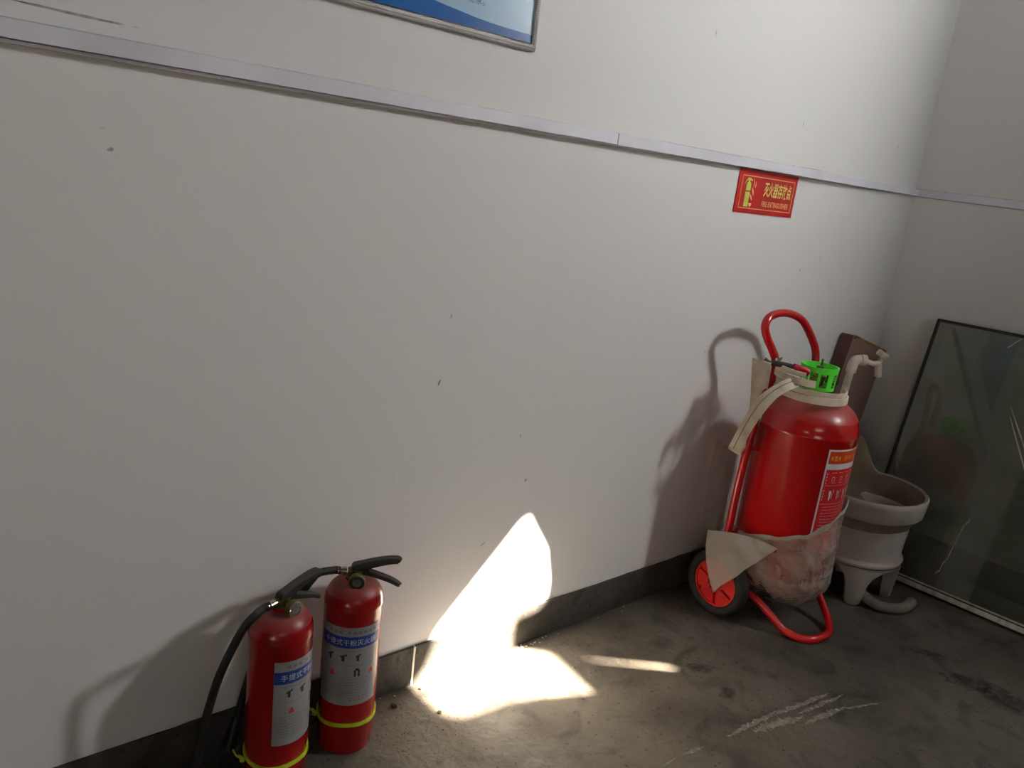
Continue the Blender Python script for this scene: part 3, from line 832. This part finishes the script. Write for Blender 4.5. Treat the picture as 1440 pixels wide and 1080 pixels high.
def nearer(p, k): q = O + (Vector(p) - O) * k; return wl(tuple(q))
Al = [(2.04, 1.273, .765), (2.03, 1.257, .711), (2.02, 1.24, .646), (1.99, 1.22, .571), (1.957, 1.238, .506)]
Ar = [(2.06, 1.218, .756), (2.04, 1.203, .692), (2.03, 1.194, .641), (2.0, 1.19, .562), (1.975, 1.205, .495)]
hose_piece([nearer(p, .985) for p in Al], [nearer(p, .985) for p in Ar], n=6)
Bl = [(1.955, 1.239, .508), (1.965, 1.219, .589), (1.98, 1.199, .659), (2.0, 1.174, .701), (2.03, 1.153, .728), (2.07, 1.143, .739)]
Br = [(1.965, 1.204, .497), (1.98, 1.192, .566), (2.0, 1.176, .627), (2.015, 1.154, .676), (2.04, 1.131, .706), (2.075, 1.122, .716)]
kB = (.962, .962, .962, .965, .968, .972)
BL = [nearer(p, k) for p, k in zip(Bl, kB)]; BR = [nearer(p, k) for p, k in zip(Br, kB)]
hose_piece(BL, BR, n=6)
seam_line([tuple(Vector(a) * .66 + Vector(b) * .34 + Vector((-.002, -.0025, .001))) for a, b in zip(BL, BR)])
bm = ribbon([BL[0], tuple((Vector(BL[0]) + Vector(nearer(Al[-1], .985))) / 2 + Vector((0, 0, -.006))), nearer(Al[-1], .985)],
            [BR[0], tuple((Vector(BR[0]) + Vector(nearer(Ar[-1], .985))) / 2 + Vector((0, 0, -.006))), nearer(Ar[-1], .985)], .004, 4)
link('hose_fold', bm, M['canvas'], ho, smooth=True, angle=60)
# frayed top corner
link('frayed_end', ribbon([wl((2.00, 1.21, .775)), wl((2.02, 1.20, .770)), wl((2.05, 1.19, .772))], [wl((2.00, 1.205, .785)), wl((2.022, 1.198, .776)), wl((2.058, 1.186, .788))], .002), M['foam'], ho)
# printed label on the room side
a0 = radians(-85); r = CR + .0008; hw = .095
bm = bmesh.new(); cyl_patch(bm, -hw, hw, .255, .575, r, a0); lb = link('label', bm, M['redlabel'], W, smooth=True)
bm = bmesh.new()
for (u0, u1, z0, z1) in ((-hw, -hw + .005, .255, .575), (hw - .005, hw, .255, .575), (-hw, hw, .570, .575), (-hw, hw, .255, .260), (-hw, hw, .516, .533)):
    cyl_patch(bm, u0, u1, z0, z1, r + .0004, a0)
link('label_border', bm, M['white_print'], lb, smooth=True)
bm = bmesh.new(); cyl_patch(bm, -hw + .005, hw - .005, .533, .570, r + .0003, a0); link('orange_band', bm, M['orange'], lb, smooth=True)
text_on_cyl('推车式干粉灭火器', .118, .014, .022, .550, r + .0008, a0, M['gold'], lb)
bm = bmesh.new()
for u in (-.083, -.058): cyl_patch(bm, u, u + .006, .545, .555, r + .0008, a0, 1)
for k in range(3): cyl_patch(bm, -.074, -.062, .543 + k * .0055, .5455 + k * .0055, r + .0008, a0, 1)
cyl_patch(bm, -.069, -.067, .541, .558, r + .0009, a0, 1)
link('small_emblem', bm, M['gold'], lb)
bm = bmesh.new(); rnd = random.Random(5)
for zz in (.468, .412): cyl_patch(bm, -hw + .007, hw - .007, zz - .0005, zz + .0005, r + .0006, a0)
for z0, n in ((.505, 4), (.455, 4)):
    for k in range(n): cyl_patch(bm, -.086, -.083, z0 - k * .009 - .004, z0 - k * .009, r + .0006, a0, 1)
for k in range(5):
    cyl_patch(bm, -.070 + k * .026, -.052 + k * .026, .506, .5075, r + .0006, a0, 1)
    cyl_patch(bm, -.066 + k * .03, -.064 + k * .03, .481, .494, r + .0006, a0, 1); cyl_patch(bm, -.058 + k * .03, -.056 + k * .03, .481, .494, r + .0006, a0, 1)
    cyl_patch(bm, -.066 + k * .03, -.056 + k * .03, .493, .495, r + .0006, a0, 1); cyl_patch(bm, -.068 + k * .03, -.050 + k * .03, .476, .4775, r + .0006, a0, 1)
for row in range(14):
    u = -.078
    while u < .075:
        l = rnd.uniform(.006, .022); cyl_patch(bm, u, u + l, .402 - row * .0095, .4032 - row * .0095, r + .0006, a0, 1); u += l + .003
link('fine_print', bm, M['pink_print'], lb)
bm = bmesh.new()
for k in range(5):
    u = -.066 + k * .030
    for (du0, du1, z0, z1) in ((0, .008, .442, .452), (.002, .006, .424, .443), (.010, .0125, .428, .440), (.009, .013, .441, .444), (.0145, .017, .446, .455)):
        cyl_patch(bm, u + du0, u + du1, z0, z1, r + .0007, a0, 1)
link('usage_figures', bm, M['white_print'], lb)

# ------------------------------------------------------------------ bubble wrap around the foot of the cylinder
bw = empty('bubble_wrap', (CX, CY, 0))
tag(bw, 'torn bubble wrap around the foot of the large wheeled extinguisher', 'bubble wrap')
cam_az = radians(-152.6)
def top_z(rel):           # rel degrees from the side nearest the viewer, + to the right
    pts = [(-180, .30), (-120, .22), (-80, .22), (-45, .265), (-10, .292), (20, .315), (45, .352), (70, .385), (95, .405), (130, .38), (180, .30)]
    for (a, z0), (b, z1) in zip(pts, pts[1:]):
        if a <= rel <= b:
            s = (rel - a) / (b - a); return z0 + (z1 - z0) * (s * s * (3 - 2 * s))
    return .3
bm = bmesh.new(); rows = []
NS, NV = 160, 46
from mathutils import noise as mn
for j in range(NV + 1):
    v = j / NV; ring = []
    for i in range(NS):
        rel = -180 + 360 * i / NS; th = cam_az + radians(rel)
        zt = top_z(rel)
        z = zt + (.052 - zt) * v
        if z > .16: rr = CR + .006
        else:
            s = (.16 - z) / (.16 - .05); rr = (CR + .006) * (1 - .62 * s ** 1.7)
        fold = (mn.noise(Vector((cos(th) * 2.2, sin(th) * 2.2, z * 12))) + .6) * .006
        crease = .007 * max(0, 1 - 2.6 * abs(mn.noise(Vector((cos(th) * 3.2 + 7, sin(th) * 3.2, z * 20 + rel * .04))))) ** 2
        lip = .005 * math.exp(-((v) / .06) ** 2)
        amp = min(1, .35 + v * 1.6)
        rr += max(-.002, (fold + crease) * amp) + lip * .6 + (.004 if z < .16 else 0)
        ring.append(bm.verts.new((rr * cos(th) + (.030 * max(0, (.16 - z) / .11) * cos(cam_az + pi / 2) * 1.0), rr * sin(th) + (.030 * max(0, (.16 - z) / .11) * sin(cam_az + pi / 2)), z)))
    rows.append(ring)
for A, B in zip(rows, rows[1:]):
    for k in range(NS): bm.faces.new((A[k], A[(k + 1) % NS], B[(k + 1) % NS], B[k]))
link('wrapped_film', bm, M['bubble'], bw, smooth=True, angle=180)
# milky lip of folded film along the torn edge
bm = bmesh.new(); prev = None
for i in range(0, 90):
    rel = -95 + 200 * i / 89; th = cam_az + radians(rel); z = top_z(rel)
    wdt = .030 * (0.25 + abs(mn.noise(Vector((rel * .035, 3, 1)))) * 1.6) * (1 if rel < 50 else .5)
    ra = CR + .0115; rb = CR + .0145
    row = [bm.verts.new((ra * cos(th), ra * sin(th), z + .002)), bm.verts.new((rb * cos(th), rb * sin(th), z - wdt * .5)), bm.verts.new(((ra + .002) * cos(th), (ra + .002) * sin(th), z - wdt))]
    if prev:
        for k in range(2): bm.faces.new((prev[k], prev[k + 1], row[k + 1], row[k]))
    prev = row
link('folded_edge', bm, M['foamfilm'], bw, smooth=True, angle=180)
# loose flap over the wheel
def fan_sheet(loop, sub=3, amp=.004, seed=0):
    bm = bmesh.new(); vs = [bm.verts.new(wl(p)) for p in loop]
    bmesh.ops.triangle_fill(bm, use_beauty=True, use_dissolve=False, edges=[bm.edges.new((vs[i], vs[(i + 1) % len(vs)])) for i in range(len(vs))])
    for _ in range(sub): bmesh.ops.subdivide_edges(bm, edges=bm.edges[:], cuts=1, use_grid_fill=True)
    for v in bm.verts:
        v.co += Vector((-1, -.6, 0)) * mn.noise(v.co * 22 + Vector((seed, 0, 0))) * amp
    return bm
flap = [(1.900, 1.220, .256), (1.925, 1.190, .259), (1.945, 1.160, .262), (1.962, 1.115, .267), (1.972, 1.070, .266), (1.985, 1.035, .262), (1.962, 1.062, .222), (1.940, 1.085, .190), (1.915, 1.108, .150), (1.9, 1.14, .11), (1.893, 1.156, .080), (1.890, 1.178, .12), (1.890, 1.198, .165), (1.893, 1.212, .21)]
flap = [tuple(O + (Vector(p) - O) * (.982 if p[0] < 1.95 else .99)) for p in flap]
link('loose_flap', fan_sheet(flap, 2, .004), M['foamfilm'], bw, smooth=True, angle=180)
cl = fan_sheet([(1.903, 1.25, .532), (1.935, 1.24, .515), (1.963, 1.225, .499), (1.985, 1.215, .476), (1.984, 1.215, .40), (1.98, 1.215, .31), (1.975, 1.212, .25), (1.945, 1.228, .242), (1.915, 1.245, .245), (1.906, 1.252, .335), (1.911, 1.262, .433)], 3, .022, 4)
lk = tag(link('clear_plastic_sheet', cl, M['clear'], None, loc=(CX, CY, 0), smooth=True, angle=180), 'crumpled clear plastic film hanging between large extinguisher and wall', 'plastic film')

# ------------------------------------------------------------------ ceramic mop sink
BX, BY = 2.505, 1.040
S = empty('mop_sink', (BX, BY, 0), radians(-10))
tag(S, 'dusty white ceramic mop sink with raised back on short feet', 'sink')
def rise(a):    # raised back toward +y
    d = abs((a - pi / 2 + pi) % (2 * pi) - pi); 
    if d > 1.05: return 0
    if d < .55: return .115
    s = 1 - (d - .55) / .5; return .115 * s * s * (3 - 2 * s)
bm = bmesh.new(); N = 72
def ring(fn): return [bm.verts.new(fn(2 * pi * k / N)) for k in range(N)]
def el(rx, ry, z, k_rise=0, dy=0): return lambda a: (rx * cos(a), ry * sin(a) + dy, z + k_rise * rise(a))
prof = [el(.135, .125, .132), el(.150, .140, .136), el(.153, .143, .144), el(.150, .140, .150), el(.141, .132, .154), el(.143, .134, .20), el(.150, .140, .285), el(.153, .143, .291, .1), el(.172, .160, .298, .2), el(.178, .166, .306, .3), el(.184, .170, .350, .9), el(.185, .171, .362, 1), el(.180, .167, .368, 1), el(.171, .158, .364, 1)]
R_ = [ring(p) for p in prof]
for A, B in zip(R_, R_[1:]):
    for k in range(N): bm.faces.new((A[k], A[(k + 1) % N], B[(k + 1) % N], B[k]))
bm.faces.new(R_[0][::-1])
sb_ = link('sink_body', bm, M['ceramic'], S, smooth=True, angle=50)
if max(sb_.data.polygons, key=lambda p: p.center.z).normal.z < 0: sb_.data.flip_normals()
bm = bmesh.new()
prof = [el(.171, .158, .364, 1), el(.164, .150, .33, .8), el(.150, .138, .26, .3), el(.12, .11, .20), el(.06, .06, .178), el(.02, .02, .176)]
R_ = [ring(p) for p in prof]
for A, B in zip(R_, R_[1:]):
    for k in range(N): bm.faces.new((A[k], A[(k + 1) % N], B[(k + 1) % N], B[k]))
bm.faces.new(R_[-1])
link('bowl', bm, M['basin_in'], S, smooth=True, angle=60)
# worn rim
bm = bmesh.new(); rnd = random.Random(11)
for i in range(34):
    a = rnd.uniform(-pi * .75, pi * .35); l = rnd.uniform(.02, .07); z = .3675 + rise(a)
    for q in range(2):
        a1 = a + l * q; a2 = a + l * (q + 1)
        rr = rnd.uniform(.171, .179); wd = rnd.uniform(.0012, .0035)
        vs = [bm.verts.new((r_ * cos(t_), (r_ - .013) * sin(t_), .3685 + rise(t_))) for r_, t_ in ((rr, a1), (rr + wd, a1), (rr + wd, a2), (rr, a2))]
        bm.faces.new(vs)
link('rim_chips', bm, M['rimchip'], S)['kind'] = 'stuff'
# stepped foot ring and feet
link('foot_ring', lathebm([(.10, .120), (.130, .118), (.140, .124), (.142, .132), (.10, .134)], 64), M['ceramic'], S, smooth=True)
for ax, ay in ((-1, -1), (1, -1), (-1, 1), (1, 1)):
    bm = bmesh.new(); rows = []
    dirn = Vector((ax, ay, 0)).normalized(); sd = Vector((-dirn.y, dirn.x, 0))
    for z, w_, d0, d1 in ((.128, .072, .060, .138), (.115, .060, .075, .139), (.098, .044, .088, .140), (.075, .034, .094, .140), (.030, .027, .098, .138), (.004, .024, .101, .136), (0, .021, .104, .133)):
        rows.append([bm.verts.new(dirn * d + sd * s + Vector((0, 0, z))) for d, s in ((d0, -w_), (d1 - .01, -w_), (d1, -w_ * .6), (d1 + .003, 0), (d1, w_ * .6), (d1 - .01, w_), (d0, w_))])
    for A, B in zip(rows, rows[1:]):
        for k in range(7): bm.faces.new((A[k], A[(k + 1) % 7], B[(k + 1) % 7], B[k]))
    bm.faces.new(rows[0]); bm.faces.new(rows[-1])
    link('foot', bm, M['ceramic'], S, smooth=True, angle=45)
# drain hose on the floor
dh = link('drain_hose', tubebm([(2.44, .99, .045), (2.432, .945, .030), (2.436, .905, .0185), (2.458, .872, .0170), (2.500, .850, .0170), (2.535, .848, .0170), (2.572, .853, .0170)], .0165, 14, 6), M['foam'], smooth=True)
tag(dh, 'short curved grey drain hose lying on the floor below the sink', 'hose')

# ------------------------------------------------------------------ tap on its pipe
tp = empty('water_tap', (2.53, 1.222, 0))
tag(tp, 'old white plastic water tap on an upright pipe above the sink', 'tap')
def tl(p): return (p[0] - 2.53, p[1] - 1.222, p[2])
link('pipe', tubebm([tl(p) for p in ((2.518, 1.225, .0), (2.533, 1.222, .40), (2.545, 1.220, .589), (2.560, 1.219, .718))], .0125, 14, 2), M['pvc'], tp, smooth=True)
el_ = link('elbow', tubebm([tl(p) for p in ((2.559, 1.219, .700), (2.563, 1.218, .730), (2.571, 1.212, .743), (2.590, 1.198, .744))], .0172, 16, 5), M['pvc'], tp, smooth=True)
link('collar', tubebm([tl(p) for p in ((2.580, 1.205, .7442), (2.594, 1.195, .7438))], .0195, 18, 1, sm=False), M['pvc'], el_, smooth=True)
tb = link('tap_body', tubebm([tl(p) for p in ((2.590, 1.198, .743), (2.606, 1.185, .739), (2.618, 1.176, .736), (2.633, 1.166, .738))], .0085, 12, 4, r_fn=lambda s: .0085 + .004 * max(0, s - .6) / .4), M['pvc'], tp, smooth=True)
link('spout', tubebm([tl(p) for p in ((2.630, 1.168, .742), (2.634, 1.164, .722), (2.637, 1.161, .694))], .0115, 12, 3), M['pvc'], tb, smooth=True)
bm = bmesh.new(); lathe(bm, [(0, -.010), (.018, -.010), (.021, -.004), (.022, .008), (.017, .012), (.013, .009), (0, .008)], 8)
hn = link('tap_knob', bm, M['pvc'], tp, loc=tl((2.641, 1.164, .768)), rot=(radians(28), radians(12), .3), smooth=True, angle=25)
link('knob_stem', tubebm([tl(p) for p in ((2.634, 1.166, .738), (2.641, 1.164, .765))], .008, 10, 1, sm=False), M['pvc'], tp, smooth=True)

# ------------------------------------------------------------------ leaning brown board box
TL_, TR_ = Vector((2.660, 1.284, .809)), Vector((2.932, 1.284, .738))
dn = Vector((-.2469, 0, -.969))
BLp = TL_ + dn * (TL_.z / .969); BRp = TR_ + dn * (TR_.z / .969)
bt = Vector((0, .046, 0))
bm = bmesh.new()
q = [bm.verts.new(v) for v in (TL_, TR_, BRp, BLp, TL_ + bt, TR_ + bt, BRp + bt, BLp + bt)]
fs = [bm.faces.new([q[i] for i in f]) for f in ((0, 1, 2, 3), (4, 7, 6, 5), (0, 3, 7, 4), (1, 5, 6, 2), (0, 4, 5, 1), (3, 2, 6, 7))]
fs[0].material_index = 0; fs[1].material_index = 0; fs[2].material_index = 1; fs[3].material_index = 1; fs[4].material_index = 2; fs[5].material_index = 2
bx = link('leaning_box', bm, [M['box_front'], M['box_side'], M['box_top']], bevel=.003)
tag(bx, 'tall narrow brown board box leaning in the corner behind the tap', 'box')
bx2 = bm = bmesh.new()
ed = (TR_ - TL_).normalized(); nrm = Vector((0, -1, 0)); rows = []; rnd = random.Random(2)
for i in range(19):
    s = i / 18 * (TR_ - TL_).length; p = TL_ + ed * s; h = .004 + rnd.uniform(0, .006); up = Vector((.25, 0, .97))
    rows.append([bm.verts.new(p + nrm * .0008 - up * h * 1.3), bm.verts.new(p + nrm * .003 + up * .001), bm.verts.new(p + up * .004 - nrm * .006)])
for A, B in zip(rows, rows[1:]):
    for k in range(2): bm.faces.new((A[k], A[k + 1], B[k + 1], B[k]))
link('torn_edge', bm, M['box_top'], bx)

# ------------------------------------------------------------------ framed glass pane leaning on the right wall
gp = empty('glass_panel', (2.703, 1.114, 0))
tag(gp, 'large framed glass pane leaning against the right-hand wall', 'glass panel')
u = Vector((.07, -.99755, 0)); upv = (Vector((2.925, 1.152, .888)) - Vector((2.703, 1.114, 0)))
upv = (upv - u * upv.dot(u)); Hh = upv.length; upv.normalize(); nv = u.cross(upv).normalized()
if nv.x > 0: nv = -nv
Wd = .66
mtx = Matrix(((u.x, upv.x, nv.x, 2.703), (u.y, upv.y, nv.y, 1.114), (u.z, upv.z, nv.z, .006), (0, 0, 0, 1)))
gp.matrix_world = mtx
def gbox(bm, a0_, a1_, b0_, b1_, c0_, c1_): box(bm, a0_, a1_, b0_, b1_, c0_, c1_)
bm = bmesh.new(); gbox(bm, .006, Wd - .006, .014, Hh - .006, -.003, .002); link('glass', bm, M['glass'], gp)
bm = bmesh.new(); gbox(bm, 0, Wd, 0, .017, -.012, .012); link('bottom_rail', bm, M['alu'], gp, bevel=.002)
bm = bmesh.new(); gbox(bm, 0, Wd, .017, .021, -.008, .006); link('bottom_gasket', bm, M['alu_dark'], gp)
bm = bmesh.new(); gbox(bm, 0, Wd, .021, .026, -.006, .004); link('inner_bead', bm, M['alu'], gp)
bm = bmesh.new(); gbox(bm, 0, Wd, Hh - .009, Hh, -.008, .006); link('top_edging', bm, M['alu_dark'], gp)
bm = bmesh.new(); gbox(bm, 0, .008, .021, Hh - .009, -.008, .006); link('side_edging', bm, M['alu_dark'], gp)
bm = bmesh.new(); gbox(bm, Wd - .008, Wd, .021, Hh - .009, -.008, .006); link('side_edging', bm, M['alu_dark'], gp)
inv = mtx.inverted()
# scraps of dried tape left on the pane
bm = bmesh.new(); rnd = random.Random(9)
for (a, b, n_, j) in (((.300, .284), (.291, .262), 6, .0025), ((.289, .255), (.276, .140), 22, .0005), ((.274, .128), (.260, .072), 10, .003)):
    for i in range(n_):
        s = i / (n_ - 1); x_ = a[0] + (b[0] - a[0]) * s + rnd.uniform(-j, j); y_ = a[1] + (b[1] - a[1]) * s + rnd.uniform(-j, j); l = rnd.uniform(.002, .005) if j > .002 else .004
        box(bm, x_ - .0008, x_ + .0010, y_ - l, y_ + l, .0021, .003)
link('dried_tape_scrap', bm, M['rope'], gp)['kind'] = 'stuff'
for (a, b, w_) in (((.300, .680), (.452, .445), .0045), ((.308, .648), (.452, .400), .0045), ((.268, .905), (.236, .865), .003)):  # bright reflected lines painted onto the pane as pale strips
    bm = bmesh.new(); a = Vector((*a, .0024)); b = Vector((*b, .0024)); d_ = (b - a).normalized(); n_ = Vector((-d_.y, d_.x, 0)); pr = None
    for i in range(9):
        q_ = i / 8; ww = w_ * min(1, .25 + q_ * 2.2) * rnd.uniform(.85, 1.1); c_ = a + (b - a) * q_
        row = (bm.verts.new(c_ - n_ * ww / 2), bm.verts.new(c_ + n_ * ww / 2))
        if pr: bm.faces.new((pr[0], pr[1], row[1], row[0]))
        pr = row
    link('reflection_streak', bm, M['reflection_streak'], gp)

# ------------------------------------------------------------------ marks and debris on floor and wall
fl = bpy.data.objects['floor']; wa = bpy.data.objects['wall_back']
def sliver(bm, a, b, w_, z=.0006, seed=0, n=12):
    rnd = random.Random(seed); a = Vector((*a, z)); b = Vector((*b, z)); t_ = (b - a).normalized(); s_ = Vector((-t_.y, t_.x, 0)); prev = None
    for i in range(n + 1):
        q_ = i / n; w2 = w_ * sin(pi * min(.97, max(.03, q_))) ** .6 * rnd.uniform(.45, 1.2); c_ = a + (b - a) * q_ + s_ * rnd.uniform(-.2, .2) * w_
        row = (bm.verts.new(c_ - s_ * w2 / 2), bm.verts.new(c_ + s_ * w2 / 2))
        if prev: bm.faces.new((prev[0], prev[1], row[1], row[0]))
        prev = row
bm = bmesh.new()
for i, (a, b, w_) in enumerate((((1.49, .797), (1.69, .785), .012), ((1.56, .775), (1.69, .752), .022), ((1.66, .783), (1.87, .752), .012), ((1.72, .752), (1.90, .728), .010),
                                ((1.70, .722), (1.86, .700), .014), ((1.84, .700), (1.97, .654), .006), ((1.345, .815), (1.41, .806), .008), ((1.27, .815), (1.33, .818), .004), ((1.60, .765), (1.72, .735), .018))):
    sliver(bm, a, b, w_ * 1.3, seed=i, n=26, z=.0006 + i * .0001)
link('scratch_mark', bm, M['scratch'], fl)['kind'] = 'stuff'
bm = bmesh.new(); rnd = random.Random(21)
def blob(bm, x, y, rx, ry, rot, z=.0008, n=18):
    vs = []
    for i in range(n):
        a = 2 * pi * i / n; k = rnd.uniform(.65, 1.15); px_, py_ = rx * k * cos(a), ry * k * sin(a)
        vs.append(bm.verts.new((x + px_ * cos(rot) - py_ * sin(rot), y + px_ * sin(rot) + py_ * cos(rot), z)))
    bm.faces.new(vs)
for x, y, rx, ry, rt in ((1.654, 1.002, .05, .02, -.6), (2.29, .56, .09, .04, -1.0), (2.30, .46, .08, .04, -1.2), (1.63, .90, .03, .02, 0), (2.02, .97, .03, .015, .4), (2.33, .70, .05, .02, -1)):
    blob(bm, x, y, rx, ry, rt)
link('floor_stain', bm, M['grease'], fl)['kind'] = 'stuff'

def crumb(bm, x, y, s, z0=0.0):
    if any((x - ex_) ** 2 + (y - ey_) ** 2 < .068 ** 2 for ex_, ey_ in ((.7365, 1.2555), (.566, 1.222))): return
    a = rnd.uniform(0, pi); h = s * rnd.uniform(.3, .8); vs = []
    for k in range(4):
        r_ = s * rnd.uniform(.5, 1.1); vs.append(bm.verts.new((x + r_ * cos(a + k * pi / 2), y + r_ * sin(a + k * pi / 2), z0)))
    t_ = bm.verts.new((x, y, z0 + h)); bm.faces.new(vs)
    for k in range(4): bm.faces.new((vs[k], vs[(k + 1) % 4], t_))
bm = bmesh.new(); rnd = random.Random(31)
for _ in range(900):
    x = rnd.uniform(.35, 2.4); y = 1.327 - abs(rnd.gauss(0, .022 if x > 1.25 else .03)); s = rnd.uniform(.0006, .0022)
    crumb(bm, x, y, s)
for cx_, cy_, sd, n_ in ((1.654, 1.002, .03, 110), (2.29, .58, .055, 240), (2.29, .47, .05, 240), (.86, 1.20, .05, 90), (1.63, .90, .05, 60), (1.5, 1.15, .12, 70)):
    for _ in range(n_): crumb(bm, rnd.gauss(cx_, sd), min(1.32, rnd.gauss(cy_, sd)), rnd.uniform(.0008, .0026))
g_ = link('floor_grit', bm, M['grit']); tag(g_, 'dark grit and crumbs scattered over the concrete floor', 'grit', kind='stuff')
bm = bmesh.new()
for _ in range(60):
    x = rnd.choice([rnd.gauss(1.31, .03), rnd.gauss(1.27, .02), rnd.uniform(.8, 1.7)]); crumb(bm, x, 1.325 - abs(rnd.gauss(0, .014)), rnd.uniform(.0015, .0045))
g_ = link('plaster_crumbs', bm, M['chip']); tag(g_, 'pale plaster crumbs along the foot of the main wall', 'crumbs', kind='stuff')
def clod(name, x, y, s, label, mt):
    rr = random.Random(int(x * 1000)); bm = bmesh.new(); bmesh.ops.create_icosphere(bm, subdivisions=2, radius=s)
    for v in bm.verts: v.co *= rr.uniform(.75, 1.2); v.co.z = max(-s * .45, v.co.z * .7)
    o = link(name, bm, mt, loc=(x, y, s * .45), smooth=False); tag(o, label, 'stone'); return o
clod('stone', .955, 1.211, .0055, 'small dark clod at the lower edge of the sun patch', M['stone'])
clod('stone', .878, 1.283, .0080, 'brown clod on the floor right of the extinguisher pair', M['stone'])
clod('stone', .963, 1.305, .0035, 'tiny dark stone below the white joint of the skirting', M['stone'])
clod('stone', 1.292, 1.322, .0040, 'tiny stone at the wall foot just right of the sun patch', M['stone'])
# peeled flake under the left extinguisher's shadow
bm = bmesh.new(); rnd = random.Random(8)
for (x, y, s) in ((.405, 1.30, .010), (.42, 1.305, .008), (.36, 1.27, .010)):
    blob(bm, x, y, s, s * .5, .3, .0015, 9)
tag(link('paint_flake', bm, M['scratch']), 'pale paint flakes on the dark floor in the far left shadow', 'paint flake', kind='stuff')
# scuffs on the wall
bm = bmesh.new()
def wmark(x, z, l, w_, a, n=8):
    pr = None
    for i in range(n + 1):
        s = i / n - .5; ww = w_ * sqrt(max(.02, 1 - (2 * s) ** 2)) * rnd.uniform(.6, 1.1); c_ = (x + s * l * cos(a), z + s * l * sin(a))
        row = [bm.verts.new((c_[0] - sin(a) * ww / 2, WY - .0006, c_[1] + cos(a) * ww / 2)), bm.verts.new((c_[0] + sin(a) * ww / 2, WY - .0006, c_[1] - cos(a) * ww / 2))]
        if pr: bm.faces.new((pr[0], pr[1], row[1], row[0]))
        pr = row
for a in ((.26, 1.350, .16, .004, -.03), (.33, 1.349, .05, .003, -.02), (.97, .90, .012, .004, 1.3), (.955, .755, .016, .005, 1.2), (1.21, .60, .010, .004, 1.2), (1.245, .48, .010, .006, 1.0), (2.42, 1.06, .014, .005, 1.4), (2.31, 1.02, .008, .005, .5),
          (.30, 1.20, .012, .004, .1), (.31, 1.17, .010, .006, 0.3), (2.966, 1.36, .05, .002, 1.5), (2.968, 1.62, .09, .0025, 1.6), (2.967, 1.48, .06, .002, 1.55), (2.965, 1.18, .08, .002, 1.6), (2.967, 1.02, .06, .002, 1.55), (2.966, .86, .05, .0018, 1.5), (2.25, 1.3285, .24, .0016, 0.0), (1.13, .33, .02, .003, .6), (.86, .56, .05, .001, 1.57), (.83, .22, .012, .004, 1.4), (1.09, .185, .01, .003, 1.1)):
    wmark(*a)
link('wall_scuff', bm, M['scuff_shade'], wa)['kind'] = 'stuff'
